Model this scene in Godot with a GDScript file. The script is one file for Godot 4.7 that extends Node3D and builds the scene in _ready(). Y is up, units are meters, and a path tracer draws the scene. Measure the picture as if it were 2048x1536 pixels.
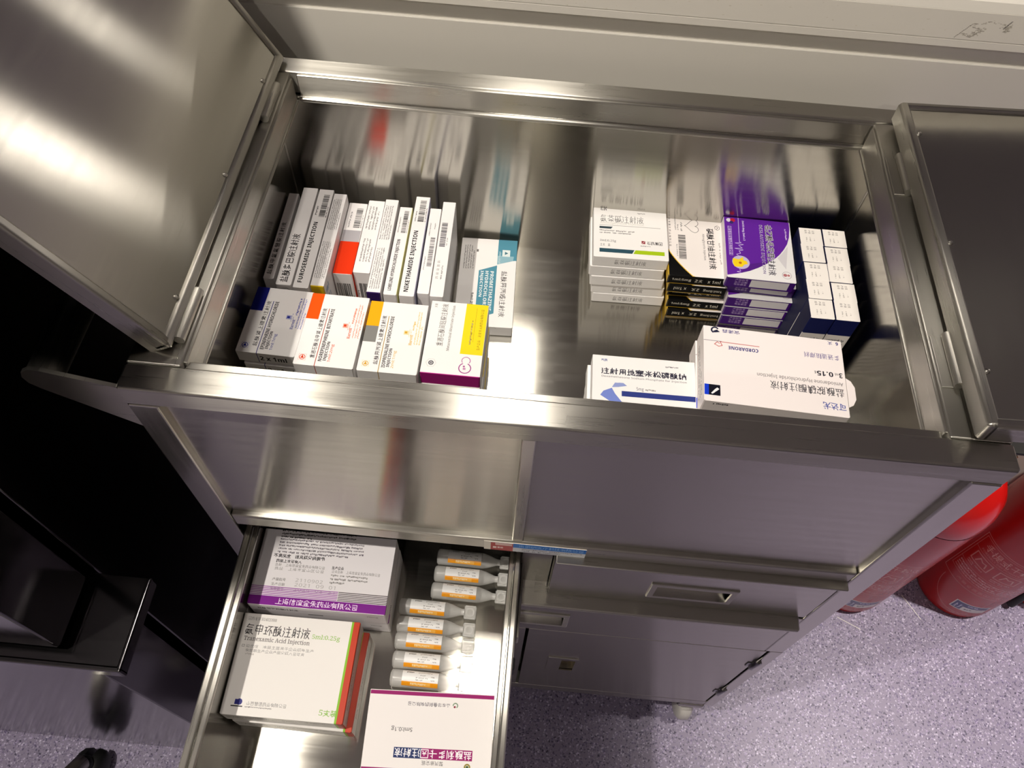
extends Node3D
# A steel emergency cart seen from above with its two top lids open, medicine cartons in its top bay and in a pulled-out drawer.

const PPM := 5.2          # pixels of print per millimetre of carton
var M := {}               # materials by name
var rng := RandomNumberGenerator.new()
var cv: Image             # the print that is being drawn
var ox := 0.0             # millimetres from the sheet's corner to the corner of the top face
var oy := 0.0
var fonts := {}

func _ready():
	rng.seed = 7
	set_view()
	make_materials()
	build_room()
	build_lamps()
	build_cart()
	build_neighbours()
	build_extinguishers()
	build_bay_cartons()
	build_drawer_contents()

# ---------------------------------------------------------------- camera, sky, exposure
func set_view():
	var cam := Camera3D.new()
	cam.name = "camera"
	cam.position = Vector3(-0.03003, 1.35194, 0.25567)
	cam.rotation_degrees = Vector3(-57.5579, 1.4849, 3.9907)
	cam.fov = 51.92
	cam.near = 0.02
	cam.far = 60.0
	add_child(cam)
	cam.current = true
	var env := Environment.new()
	env.background_mode = Environment.BG_COLOR
	env.background_color = Color(0.02, 0.02, 0.025)
	env.tonemap_mode = Environment.TONE_MAPPER_LINEAR
	env.tonemap_exposure = 1.0
	env.sdfgi_enabled = true
	env.ssao_enabled = true
	env.ssil_enabled = true
	var we := WorldEnvironment.new()
	we.name = "environment"
	we.environment = env
	add_child(we)

func build_lamps():
	# the round lamp above the tall cabinet, which shades the cart's left end
	downlight(Vector3(-0.70, 2.47, 0.36), 2.75, "round white ceiling lamp above the tall steel cabinet")
	downlight(Vector3(-0.15, 2.47, 1.60), 0.45, "added round fill lamp behind the place of the camera")  # unseen fill lamp, added to lift the front faces and shaded parts
	downlight(Vector3(1.22, 2.47, -0.06), 6.0, "added round fill lamp above the fire extinguishers", 25.0)  # added lamp, narrow cone brightens the right floor and extinguishers
	downlight(Vector3(-1.45, 2.47, 0.95), 5.0, "added round fill lamp before the tall steel cabinet", 23.0)  # added lamp, narrow cone brightens the floor at the lower left
	# the two panels above the cart and behind the low wall, mirrored in the cart's rails, bay and open drawer
	panel_lamp(Vector3(-0.08, 2.49, -0.34), Vector2(0.19, 0.26), 1.0, "square white ceiling panel right above the emergency cart")
	panel_lamp(Vector3(-0.08, 2.49, -1.22), Vector2(0.15, 0.30), 0.35, "small white ceiling panel behind the low wall")
	panel_lamp(Vector3(10.4, 2.49, -8.6), Vector2(0.60, 0.60), 7.0, "added square fill panel near the hall's far right corner")  # added to brighten the hall walls that the left lid mirrors
	panel_lamp(Vector3(9.6, 2.49, -4.0), Vector2(0.60, 0.60), 7.0, "added square fill panel near the hall's right wall")  # second added panel, also there to lift the mirrored hall walls
	# the far lamps of the hall, mirrored in the left lid
	var far := [Vector3(6.85, 2.47, -5.57), Vector3(7.10, 2.47, -6.05), Vector3(6.40, 2.47, -7.30), Vector3(11.4, 2.47, -6.60)]
	for i in far.size():
		strip_lamp(far[i], 0.45, 2.0, ["short white strip lamp over the hall, front of a pair", "short white strip lamp over the hall, rear of a pair", "short white strip lamp at the far back of the hall", "short white strip lamp by the hall's right wall"][i])

func downlight(at: Vector3, energy: float, label: String, cone := 80.0):
	var t := thing("ceiling_lamp", label, "lamp", at)
	var st := begin()
	lathe(st, [Vector2(0.036, 0.0), Vector2(0.052, -0.004), Vector2(0.055, 0.004), Vector2(0.055, 0.03), Vector2(0.0, 0.03)], 28)
	put(st, "ring", M.white_paint, t)
	st = begin()
	lathe(st, [Vector2(0.0, 0.006), Vector2(0.035, 0.006), Vector2(0.035, 0.012), Vector2(0.0, 0.012)], 24)
	put(st, "bulb", M.glow, t)
	var l := SpotLight3D.new()
	l.name = "lamp_light"
	l.position = at + Vector3(0, -0.012, 0)
	l.rotation_degrees = Vector3(-90, 0, 0)
	l.spot_angle = cone
	l.spot_angle_attenuation = 0.6
	l.spot_range = 14.0
	l.spot_attenuation = 2.0
	l.light_size = 0.024
	l.light_color = Color(1.0, 0.965, 0.915)
	l.light_energy = energy
	l.shadow_enabled = true
	add_child(l)

func strip_lamp(at: Vector3, length: float, energy: float, label: String):
	var t := thing("ceiling_lamp", label, "lamp", at)
	var st := begin()
	cbox(st, Vector3(-0.09, 0.0, -length / 2 - 0.03), Vector3(0.09, 0.04, length / 2 + 0.03), 0.006, 2)
	put(st, "housing", M.white_paint, t)
	st = begin()
	cbox(st, Vector3(-0.06, -0.012, -length / 2), Vector3(0.06, 0.0, length / 2), 0.004, 2)
	put(st, "diffuser", M.glow, t)
	var l := AreaLight3D.new()
	l.name = "lamp_light"
	l.position = at + Vector3(0, -0.016, 0)
	l.rotation_degrees = Vector3(-90, 0, 0)
	l.area_size = Vector2(0.12, length)
	l.area_range = 16.0
	l.area_attenuation = 2.0
	l.light_color = Color(1.0, 0.965, 0.92)
	l.light_energy = energy
	l.shadow_enabled = true
	add_child(l)

func panel_lamp(at: Vector3, size: Vector2, energy: float, label: String):
	var t := thing("ceiling_lamp", label, "lamp", at)
	var x := size.x / 2
	var z := size.y / 2
	var st := begin()
	cbox(st, Vector3(-x - 0.015, -0.004, -z - 0.015), Vector3(x + 0.015, 0.010, z + 0.015), 0.003)
	put(st, "frame", M.white_paint, t)
	st = begin()
	cbox(st, Vector3(-x, -0.008, -z), Vector3(x, -0.004, z), 0.001)
	put(st, "diffuser", M.glow, t)
	var l := AreaLight3D.new()
	l.name = "lamp_light"
	l.position = at + Vector3(0, -0.010, 0)
	l.rotation_degrees = Vector3(-90, 0, 0)
	l.area_size = size
	l.area_range = 16.0
	l.area_attenuation = 2.0
	l.light_color = Color(1.0, 0.965, 0.92)
	l.light_energy = energy
	l.shadow_enabled = true
	add_child(l)

# ---------------------------------------------------------------- nodes
func numbered(called: String, parent: Node) -> String:
	if parent.get_node_or_null(called) == null:
		return called
	var i := 1
	while parent.get_node_or_null("%s_%03d" % [called, i]) != null:
		i += 1
	return "%s_%03d" % [called, i]

func thing(called: String, label: String, category: String, at := Vector3.ZERO, yaw := 0.0, group := "") -> Node3D:
	var o := Node3D.new()
	o.name = numbered(called, self)
	add_child(o)
	o.position = at
	o.rotation_degrees.y = yaw
	tag(o, label, category, group)
	return o

func tag(o: Node, label: String, category: String, group := ""):
	o.set_meta("label", label)
	o.set_meta("category", category)
	if group != "":
		o.set_meta("group", group)

func begin() -> SurfaceTool:
	var st := SurfaceTool.new()
	st.begin(Mesh.PRIMITIVE_TRIANGLES)
	return st

func put(st: SurfaceTool, called: String, mat: Material, parent: Node) -> MeshInstance3D:
	var o := MeshInstance3D.new()
	o.name = numbered(called, parent)
	o.mesh = st.commit()
	o.material_override = mat
	parent.add_child(o)
	return o

func structure(st: SurfaceTool, called: String, mat: Material) -> MeshInstance3D:
	var o := put(st, called, mat, self)
	o.set_meta("kind", "structure")
	return o

# ---------------------------------------------------------------- shapes
func tri(st: SurfaceTool, a: Vector3, b: Vector3, c: Vector3, na: Vector3, nb: Vector3, nc: Vector3, ua := Vector2.ZERO, ub := Vector2.ZERO, uc := Vector2.ZERO):
	if (b - a).cross(c - a).dot(na + nb + nc) > 0.0:
		var t := b; b = c; c = t
		t = nb; nb = nc; nc = t
		var u := ub; ub = uc; uc = u
	st.set_normal(na); st.set_uv(ua); st.add_vertex(a)
	st.set_normal(nb); st.set_uv(ub); st.add_vertex(b)
	st.set_normal(nc); st.set_uv(uc); st.add_vertex(c)

func quad(st: SurfaceTool, p: Array, n: Array, u: Array):
	tri(st, p[0], p[1], p[2], n[0], n[1], n[2], u[0], u[1], u[2])
	tri(st, p[0], p[2], p[3], n[0], n[2], n[3], u[0], u[2], u[3])

func face_uv(a: int, s: int, p: Vector3, mn: Vector3, mx: Vector3, along: int, net: Dictionary) -> Vector2:
	if net.is_empty():
		var o := []
		for k in 3:
			if k != a:
				o.append(k)
		if o[1] == along:
			o = [o[1], o[0]]
		return Vector2(p[o[0]], p[o[1]])
	var t: float = net.ts
	var w: float = mx.x - mn.x
	var d: float = mx.z - mn.z
	var x: float = p.x - mn.x
	var z: float = p.z - mn.z
	var down: float = minf(mx.y - p.y, t * 0.985)
	var q := Vector2(t * 0.5, t * 0.5)
	if a == 1 and s > 0:
		q = Vector2(t + x, t + z)
	elif a == 2:
		q = Vector2(t + x, t + d + down) if s > 0 else Vector2(t + x, t - down)
	elif a == 0:
		q = Vector2(t + w + down, t + z) if s > 0 else Vector2(t - down, t + z)
	return q / Vector2(w + 2 * t, d + 2 * t)

# a box with rounded (chamfered, smoothly shaded) edges; «along» is the axis along which the steel is brushed, «net» lays a carton's print out
func cbox(st: SurfaceTool, mn: Vector3, mx: Vector3, bev := 0.001, along := 0, net := {}, basis := Transform3D.IDENTITY, netbox := []):
	var lo: Vector3 = netbox[0] if netbox.size() else mn
	var hi: Vector3 = netbox[1] if netbox.size() else mx
	var size := mx - mn
	bev = minf(bev, minf(size.x, minf(size.y, size.z)) * 0.45)
	var axes := [Vector3.RIGHT, Vector3.UP, Vector3.BACK]
	var pos := func(a: int, s: Array) -> Vector3:
		var p := Vector3.ZERO
		for k in 3:
			p[k] = (mx[k] if s[k] > 0 else mn[k]) - (0.0 if k == a else bev * s[k])
		return p
	for a in 3:
		var b := (a + 1) % 3
		var c := (a + 2) % 3
		for s in [-1, 1]:
			var ps := []
			var us := []
			var nn: Vector3 = basis.basis * (axes[a] * s)
			for st4 in [[-1, -1], [1, -1], [1, 1], [-1, 1]]:
				var sg := [0, 0, 0]
				sg[a] = s; sg[b] = st4[0]; sg[c] = st4[1]
				var p: Vector3 = pos.call(a, sg)
				ps.append(basis * p)
				us.append(face_uv(a, s, p, lo, hi, along, net))
			quad(st, ps, [nn, nn, nn, nn], us)
			for s2 in [-1, 1]:
				var p4 := []
				var n4 := []
				var u4 := []
				for e in [[a, -1], [a, 1], [b, 1], [b, -1]]:
					var sg := [0, 0, 0]
					sg[a] = s; sg[b] = s2; sg[c] = e[1]
					var p: Vector3 = pos.call(e[0], sg)
					p4.append(basis * p)
					n4.append(basis.basis * (axes[a] * s if e[0] == a else axes[b] * s2))
					u4.append(face_uv(a, s, p, lo, hi, along, net))
				quad(st, p4, n4, u4)
	for sx in [-1, 1]:
		for sy in [-1, 1]:
			for sz in [-1, 1]:
				var sg := [sx, sy, sz]
				var p := []
				var u := []
				for a in 3:
					p.append(pos.call(a, sg))
					u.append(face_uv(1, sy, p[a], lo, hi, along, net))
				tri(st, basis * p[0], basis * p[1], basis * p[2], basis.basis * (axes[0] * sx), basis.basis * (axes[1] * sy), basis.basis * (axes[2] * sz), u[0], u[1], u[2])

func lathe(st: SurfaceTool, prof: Array, seg := 24, xf := Transform3D.IDENTITY, arc := [0.0, TAU], vlen := 1.0):
	var total := 0.0
	var len := [0.0]
	for i in range(1, prof.size()):
		total += (prof[i] - prof[i - 1]).length()
		len.append(total)
	for i in prof.size() - 1:
		var p: Vector2 = prof[i]
		var q: Vector2 = prof[i + 1]
		var e := q - p
		if e.length() < 1e-7:
			continue
		var n2 := Vector2(e.y, -e.x).normalized()
		var np := n2
		var nq := n2
		if i > 0:
			var e0: Vector2 = p - prof[i - 1]
			var m := Vector2(e0.y, -e0.x).normalized()
			if m.dot(n2) > 0.6:
				np = (m + n2).normalized()
		if i + 2 < prof.size():
			var e1: Vector2 = prof[i + 2] - q
			var m := Vector2(e1.y, -e1.x).normalized()
			if m.dot(n2) > 0.6:
				nq = (m + n2).normalized()
		for k in seg:
			var f0 := float(k) / seg
			var f1 := float(k + 1) / seg
			var a0: float = lerpf(arc[0], arc[1], f0)
			var a1: float = lerpf(arc[0], arc[1], f1)
			var d0 := Vector3(cos(a0), 0, sin(a0))
			var d1 := Vector3(cos(a1), 0, sin(a1))
			var ps := [d0 * p.x + Vector3.UP * p.y, d1 * p.x + Vector3.UP * p.y, d1 * q.x + Vector3.UP * q.y, d0 * q.x + Vector3.UP * q.y]
			var ns := [d0 * np.x + Vector3.UP * np.y, d1 * np.x + Vector3.UP * np.y, d1 * nq.x + Vector3.UP * nq.y, d0 * nq.x + Vector3.UP * nq.y]
			for j in 4:
				ps[j] = xf * ps[j]
				ns[j] = (xf.basis * ns[j]).normalized()
			var v0: float = 1.0 - len[i] / total * vlen
			var v1: float = 1.0 - len[i + 1] / total * vlen
			var us := [Vector2(1 - f0, v0), Vector2(1 - f1, v0), Vector2(1 - f1, v1), Vector2(1 - f0, v1)]
			if p.x < 1e-6:
				tri(st, ps[0], ps[2], ps[3], ns[0], ns[2], ns[3], us[0], us[2], us[3])
			elif q.x < 1e-6:
				tri(st, ps[0], ps[1], ps[2], ns[0], ns[1], ns[2], us[0], us[1], us[2])
			else:
				quad(st, ps, ns, us)

func tube(st: SurfaceTool, pts: Array, r: float, seg := 12, caps := true):
	var up := Vector3.UP
	var rings := []
	for i in pts.size():
		var d: Vector3 = (pts[mini(i + 1, pts.size() - 1)] - pts[maxi(i - 1, 0)]).normalized()
		if absf(d.dot(up)) > 0.95:
			up = Vector3.RIGHT if absf(d.x) < 0.9 else Vector3.BACK
		var x := d.cross(up).normalized()
		var y := x.cross(d).normalized()
		up = y
		var ring := []
		for k in seg:
			var a := TAU * k / seg
			ring.append(x * cos(a) + y * sin(a))
		rings.append(ring)
	var run := 0.0
	for i in pts.size() - 1:
		var step: float = (pts[i + 1] - pts[i]).length()
		for k in seg:
			var k1 := (k + 1) % seg
			var n := [rings[i][k], rings[i][k1], rings[i + 1][k1], rings[i + 1][k]]
			quad(st, [pts[i] + n[0] * r, pts[i] + n[1] * r, pts[i + 1] + n[2] * r, pts[i + 1] + n[3] * r], n,
				[Vector2(run, k * 0.01), Vector2(run, k * 0.01 + 0.01), Vector2(run + step, k * 0.01 + 0.01), Vector2(run + step, k * 0.01)])
		run += step
	if caps:
		for e in [0, pts.size() - 1]:
			var out: Vector3 = (pts[0] - pts[1]).normalized() if e == 0 else (pts[e] - pts[e - 1]).normalized()
			for k in seg:
				tri(st, pts[e], pts[e] + rings[e][k] * r, pts[e] + rings[e][(k + 1) % seg] * r, out, out, out)

# an outline in the xy plane pushed out from z0 to z1
func prism(st: SurfaceTool, outline: PackedVector2Array, z0: float, z1: float, xf := Transform3D.IDENTITY):
	var idx := Geometry2D.triangulate_polygon(outline)
	var area := 0.0
	for i in outline.size():
		area += outline[i].cross(outline[(i + 1) % outline.size()])
	for e in [[z0, -1.0], [z1, 1.0]]:
		var n: Vector3 = xf.basis * Vector3(0, 0, e[1])
		for i in range(0, idx.size(), 3):
			var p := []
			var u := []
			for k in 3:
				var q := outline[idx[i + k]]
				p.append(xf * Vector3(q.x, q.y, e[0]))
				u.append(q)
			tri(st, p[0], p[1], p[2], n, n, n, u[0], u[1], u[2])
	for i in outline.size():
		var a := outline[i]
		var b := outline[(i + 1) % outline.size()]
		var side := Vector2(b.y - a.y, a.x - b.x).normalized() * signf(area)
		var n: Vector3 = xf.basis * Vector3(side.x, side.y, 0)
		quad(st, [xf * Vector3(a.x, a.y, z0), xf * Vector3(b.x, b.y, z0), xf * Vector3(b.x, b.y, z1), xf * Vector3(a.x, a.y, z1)], [n, n, n, n],
			[Vector2(z0, 0), Vector2(z0, a.distance_to(b)), Vector2(z1, a.distance_to(b)), Vector2(z1, 0)])

# a plate in the xy plane with a rectangular hole, in one piece
func holed_plate(st: SurfaceTool, mn: Vector3, mx: Vector3, h0: Vector2, h1: Vector2, bev := 0.001):
	var out := [Vector2(mn.x, mn.y), Vector2(mx.x, mn.y), Vector2(mx.x, mx.y), Vector2(mn.x, mx.y)]
	var hole := [h0, Vector2(h1.x, h0.y), h1, Vector2(h0.x, h1.y)]
	var mid := Vector2((mn.x + mx.x) / 2, (mn.y + mx.y) / 2)
	for i in 4:
		var j := (i + 1) % 4
		for e in [[mx.z, 1.0], [mn.z, -1.0]]:
			var n := Vector3(0, 0, e[1])
			var ps := []
			var us := []
			for q in [out[i] + (mid - out[i]).sign() * bev, out[j] + (mid - out[j]).sign() * bev, hole[j], hole[i]]:
				ps.append(Vector3(q.x, q.y, e[0]))
				us.append(q)
			quad(st, ps, [n, n, n, n], us)
		var side := Vector3(signf(out[i].x - mid.x), 0, 0) if i % 2 == 1 else Vector3(0, signf(out[i].y - mid.y), 0)
		var fr := Vector3(0, 0, 1)
		var a2: Vector2 = out[i] + (mid - out[i]).sign() * bev
		var b2: Vector2 = out[j] + (mid - out[j]).sign() * bev
		quad(st, [Vector3(a2.x, a2.y, mx.z), Vector3(b2.x, b2.y, mx.z), Vector3(out[j].x, out[j].y, mx.z - bev), Vector3(out[i].x, out[i].y, mx.z - bev)], [fr, fr, side, side], [a2, b2, out[j], out[i]])
		quad(st, [Vector3(out[i].x, out[i].y, mn.z), Vector3(out[j].x, out[j].y, mn.z), Vector3(out[j].x, out[j].y, mx.z - bev), Vector3(out[i].x, out[i].y, mx.z - bev)], [side, side, side, side],
			[Vector2(out[i].x + out[i].y, mn.z), Vector2(out[j].x + out[j].y, mn.z), Vector2(out[j].x + out[j].y, mx.z), Vector2(out[i].x + out[i].y, mx.z)])
		quad(st, [Vector3(hole[i].x, hole[i].y, mn.z), Vector3(hole[j].x, hole[j].y, mn.z), Vector3(hole[j].x, hole[j].y, mx.z), Vector3(hole[i].x, hole[i].y, mx.z)], [-side, -side, -side, -side],
			[Vector2(hole[i].x + hole[i].y, mn.z), Vector2(hole[j].x + hole[j].y, mn.z), Vector2(hole[j].x + hole[j].y, mx.z), Vector2(hole[i].x + hole[i].y, mx.z)])

# ---------------------------------------------------------------- materials
func steel(color: Color, rough: float, aniso := 0.75, streak := 0.35, spots := 0.0) -> StandardMaterial3D:
	var m := StandardMaterial3D.new()
	m.albedo_color = color
	m.metallic = 1.0
	m.metallic_specular = 0.5
	m.roughness = rough
	m.roughness_texture = M.streaks
	m.roughness_texture_channel = BaseMaterial3D.TEXTURE_CHANNEL_RED
	m.uv1_scale = Vector3(2.2, 26.0, 1.0)
	m.anisotropy_enabled = true
	m.anisotropy = -aniso
	return m

func flat(color: Color, rough := 0.5, spec := 0.5) -> StandardMaterial3D:
	var m := StandardMaterial3D.new()
	m.albedo_color = color
	m.roughness = rough
	m.metallic_specular = spec
	return m

func make_materials():
	# long fine streaks of the brushed steel with a few duller smears
	var nz := FastNoiseLite.new()
	nz.seed = 11
	nz.frequency = 0.06
	var nz2 := FastNoiseLite.new()
	nz2.seed = 5
	nz2.frequency = 0.012
	var im := Image.create(256, 256, false, Image.FORMAT_RGB8)
	for y in 256:
		for x in 256:
			var v := 0.88 + 0.10 * nz.get_noise_2d(x * 0.25, y * 4.0) + 0.12 * nz2.get_noise_2d(x, y * 1.5)
			im.set_pixel(x, y, Color(v, v, v))
	M.streaks = ImageTexture.create_from_image(im)
	M.steel = steel(Color(0.715, 0.705, 0.675), 0.27, 0.92)
	M.steel_rail = steel(Color(0.715, 0.705, 0.675), 0.34, 1.0)
	M.steel_bay = steel(Color(0.715, 0.705, 0.675), 0.17, 1.0)
	M.steel_front = steel(Color(0.715, 0.705, 0.675), 0.26, 0.92)
	M.steel_lid = steel(Color(0.715, 0.705, 0.675), 0.17, 1.0)
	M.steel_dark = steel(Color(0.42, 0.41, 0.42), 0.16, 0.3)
	M.dark = flat(Color(0.05, 0.045, 0.045), 0.6, 0.3)
	M.brass = steel(Color(0.55, 0.46, 0.28), 0.3, 0.0)
	M.white_paint = flat(Color(0.87, 0.86, 0.84), 0.55)
	M.wall_paint = flat(Color(0.86, 0.845, 0.81), 0.6, 0.35)
	M.black_rubber = flat(Color(0.05, 0.05, 0.055), 0.55)
	M.grey_rubber = flat(Color(0.30, 0.30, 0.30), 0.6)
	M.wheel = flat(Color(0.80, 0.79, 0.77), 0.5)
	M.red_paint = flat(Color(0.74, 0.06, 0.05), 0.22, 0.6)
	M.carton_white = flat(Color(0.93, 0.92, 0.91), 0.5, 0.4)
	var g := flat(Color(1, 1, 1), 0.4)
	g.emission_enabled = true
	g.emission = Color(1.0, 0.95, 0.86)
	g.emission_energy_multiplier = 3.0
	M.glow = g
	# milky soft plastic of the ampoules
	var pl := flat(Color(0.95, 0.95, 0.94, 0.34), 0.28, 0.55)
	pl.transparency = BaseMaterial3D.TRANSPARENCY_ALPHA
	pl.clearcoat_enabled = true
	pl.clearcoat = 0.8
	pl.clearcoat_roughness = 0.12
	M.plastic = pl
	# speckled violet vinyl
	var fl := Image.create(1024, 1024, false, Image.FORMAT_RGB8)
	fl.fill(Color(0.550, 0.518, 0.612))
	var tones := [Color(0.36, 0.33, 0.45), Color(0.74, 0.70, 0.82), Color(0.27, 0.25, 0.34), Color(0.65, 0.60, 0.74), Color(0.44, 0.40, 0.54), Color(0.80, 0.77, 0.87)]
	for i in 46000:
		var c: Color = tones[rng.randi() % tones.size()].lerp(Color(0.55, 0.518, 0.612), rng.randf() * 0.4)
		var x := rng.randi() % 1020
		var y := rng.randi() % 1020
		var w := 1 + rng.randi() % 4
		var h := 1 + rng.randi() % 4
		fl.fill_rect(Rect2i(x, y, w, h), c)
		if rng.randf() < 0.5:
			fl.fill_rect(Rect2i(x + rng.randi_range(-2, 2), y + rng.randi_range(-2, 2), maxi(w - 1, 1), h), c)
	var fm := StandardMaterial3D.new()
	fm.albedo_texture = ImageTexture.create_from_image(fl)
	fm.roughness = 0.42
	fm.metallic_specular = 0.4
	fm.uv1_scale = Vector3(1.6, 1.6, 1.0)
	M.floor = fm

# ---------------------------------------------------------------- room
func build_room():
	var st := begin()
	cbox(st, Vector3(-3.2, -0.12, -11.7), Vector3(12.7, 0.0, 2.8), 0.001)
	var fl := structure(st, "floor", M.floor)
	for e in [[Vector3(0.6709, 0, -0.2375), Vector3(0.6974, 0, -0.1967)], [Vector3(0.5501, 0, -0.187), Vector3(0.5881, 0, -0.169)]]:
		st = begin()
		var a: Vector3 = e[0]
		var b: Vector3 = e[1]
		var mid := (a + b) / 2
		cbox(st, Vector3(-(b - a).length() / 2, 0, -0.0006), Vector3((b - a).length() / 2, 0.0004, 0.0006), 0.0002, 0, {}, Transform3D(Basis(Vector3.UP, -atan2(b.z - a.z, b.x - a.x)), mid))
		put(st, "weld_seam", M.white_paint, fl)  # short thin white strip laid on the floor
	st = begin()
	cbox(st, Vector3(-3.2, 2.5, -11.7), Vector3(12.7, 2.62, 2.8), 0.001)
	structure(st, "ceiling", M.white_paint)
	# the low wall behind the cart, the hall goes on beyond it
	st = begin()
	cbox(st, Vector3(-3.0, 0.0, -0.52), Vector3(12.5, 0.985, -0.400), 0.004)
	structure(st, "wall_back", M.wall_paint)
	for w in [["wall_hall", Vector3(-3.2, 0, -11.7), Vector3(12.7, 2.5, -11.5)], ["wall_left", Vector3(-3.2, 0, -11.5), Vector3(-3.0, 2.5, 2.6)], ["wall_right", Vector3(12.5, 0, -11.5), Vector3(12.7, 2.5, 2.6)], ["wall_front", Vector3(-3.2, 0, 2.6), Vector3(12.7, 2.5, 2.8)]]:
		st = begin()
		cbox(st, w[1], w[2], 0.002)
		structure(st, w[0], M.wall_paint)
	# the wall's cladding: a lower panel, a groove, and an upper guard with a crease and a rounded top
	st = begin()
	cbox(st, Vector3(-3.0, 0.0, -0.401), Vector3(12.5, 0.9252, -0.3965), 0.0006)
	structure(st, "trim_1", M.wall_paint)
	st = begin()
	cbox(st, Vector3(-3.0, 0.9230, -0.4005), Vector3(12.5, 0.9430, -0.3992), 0.0003)
	structure(st, "trim_3", M.wall_paint)
	st = begin()
	prism(st, PackedVector2Array([Vector2(-0.402, 0.9440), Vector2(-0.3908, 0.9440), Vector2(-0.3900, 0.9448), Vector2(-0.3900, 0.9512), Vector2(-0.3904, 0.9516), Vector2(-0.3900, 0.9520), Vector2(-0.3900, 0.978), Vector2(-0.3918, 0.986), Vector2(-0.3960, 0.991), Vector2(-0.402, 0.993)]), -12.5, 3.0, Transform3D(Basis(Vector3.BACK, Vector3.UP, Vector3.LEFT), Vector3.ZERO))
	var gd := structure(st, "trim_2", M.wall_paint)
	# scuffs on the guard: a sheet of print as thin as paint would be, so the marks go into the guard's own face panel
	sheet(680.0, 45.0, 0.0, Color(0.86, 0.845, 0.81), 1.6)
	scuffs()
	st = begin()
	flat_print(st, Vector3(-0.14, 0.9775, -0.3898), Vector3(0.54, 0.9775, -0.3898), Vector3(0.54, 0.9525, -0.3898), Vector3(-0.14, 0.9525, -0.3898), 0.0006)
	put(st, "face_panel", print_material(0.55, 0.35), gd)

# a thin printed sheet between four corners (left top, right top, right bottom, left bottom), backed by its own thickness
func flat_print(st: SurfaceTool, a: Vector3, b: Vector3, c: Vector3, d: Vector3, thick: float):
	var n := (d - a).cross(b - a).normalized()
	var q := n * thick
	quad(st, [a, b, c, d], [n, n, n, n], [Vector2(0, 0), Vector2(1, 0), Vector2(1, 1), Vector2(0, 1)])
	quad(st, [a - q, b - q, c - q, d - q], [-n, -n, -n, -n], [Vector2(0.01, 0.01), Vector2(0.02, 0.01), Vector2(0.02, 0.02), Vector2(0.01, 0.02)])
	var rim := [a, b, c, d]
	for i in 4:
		var p: Vector3 = rim[i]
		var r: Vector3 = rim[(i + 1) % 4]
		var o := n.cross(r - p).normalized()
		if o.dot((a + c) / 2 - p) > 0:
			o = -o
		quad(st, [p, r, r - q, p - q], [o, o, o, o], [Vector2(0.01, 0.01), Vector2(0.02, 0.01), Vector2(0.02, 0.02), Vector2(0.01, 0.02)])

func scuffs():
	for i in 60:
		var x := rng.randf() * 680.0
		rect(x, 2 + rng.randf() * 42.0, 0.4 + rng.randf() * 1.6, 0.3 + rng.randf() * 0.6, Color(0.78, 0.75, 0.69))
	for i in 30:
		rect(196.5 + rng.randf() * 2.5, 0.5 + i * 0.72, 1.0 + rng.randf() * 2.0, 0.9, Color(0.66, 0.63, 0.57))
	var at := Vector2(455.0, 38.0)
	for k in 190:
		at += Vector2(rng.randf_range(-2.4, 2.85), rng.randf_range(-2.2, 1.95))
		at.y = clampf(at.y, 7.0, 40.0)
		at.x = clampf(at.x, 452.0, 492.0)
		rect(at.x, at.y, 0.5 + rng.randf() * 1.6, 0.5 + rng.randf() * 0.9, Color(0.55, 0.53, 0.49).lerp(Color(0.8, 0.78, 0.73), rng.randf()))
	for k in 26:
		rect(451.0 + k * 0.35, 42.0 - k * 0.9, 0.7, 0.9, Color(0.52, 0.50, 0.46))
	for k in 16:
		rect(487.0 + k * 0.25, 22.0 - k * 0.8, 1.0, 0.9, Color(0.42, 0.41, 0.39))

# ---------------------------------------------------------------- print
var ppm := PPM

func sheet(w: float, d: float, edge: float, base := Color(0.93, 0.92, 0.91), scale := PPM):
	ppm = scale
	ox = edge
	oy = edge
	cv = Image.create(int(ceil((w + 2 * edge) * ppm)), int(ceil((d + 2 * edge) * ppm)), false, Image.FORMAT_RGBA8)
	cv.fill(base)

func print_material(rough := 0.45, spec := 0.28) -> StandardMaterial3D:
	var m := StandardMaterial3D.new()
	m.albedo_texture = ImageTexture.create_from_image(cv.duplicate())
	m.roughness = rough
	m.metallic_specular = spec
	m.texture_repeat = false
	return m

func rect(x: float, y: float, w: float, h: float, c: Color):
	var a := Vector2i(roundi((x + ox) * ppm), roundi((y + oy) * ppm))
	var b := Vector2i(roundi((x + w + ox) * ppm), roundi((y + h + oy) * ppm))
	cv.fill_rect(Rect2i(a, (b - a).max(Vector2i(1, 1))), c)

func poly(points: Array, c: Color):
	var lo := Vector2(1e9, 1e9)
	var hi := -lo
	var pp := PackedVector2Array()
	for p in points:
		var q: Vector2 = (p + Vector2(ox, oy)) * ppm
		pp.append(q)
		lo = lo.min(q)
		hi = hi.max(q)
	for y in range(maxi(int(lo.y), 0), mini(int(hi.y) + 1, cv.get_height())):
		for x in range(maxi(int(lo.x), 0), mini(int(hi.x) + 1, cv.get_width())):
			if Geometry2D.is_point_in_polygon(Vector2(x + 0.5, y + 0.5), pp):
				cv.set_pixel(x, y, c)

func disc(x: float, y: float, r: float, c: Color):
	var p := []
	for k in 28:
		p.append(Vector2(x + r * cos(TAU * k / 28), y + r * sin(TAU * k / 28)))
	poly(p, c)

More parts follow.
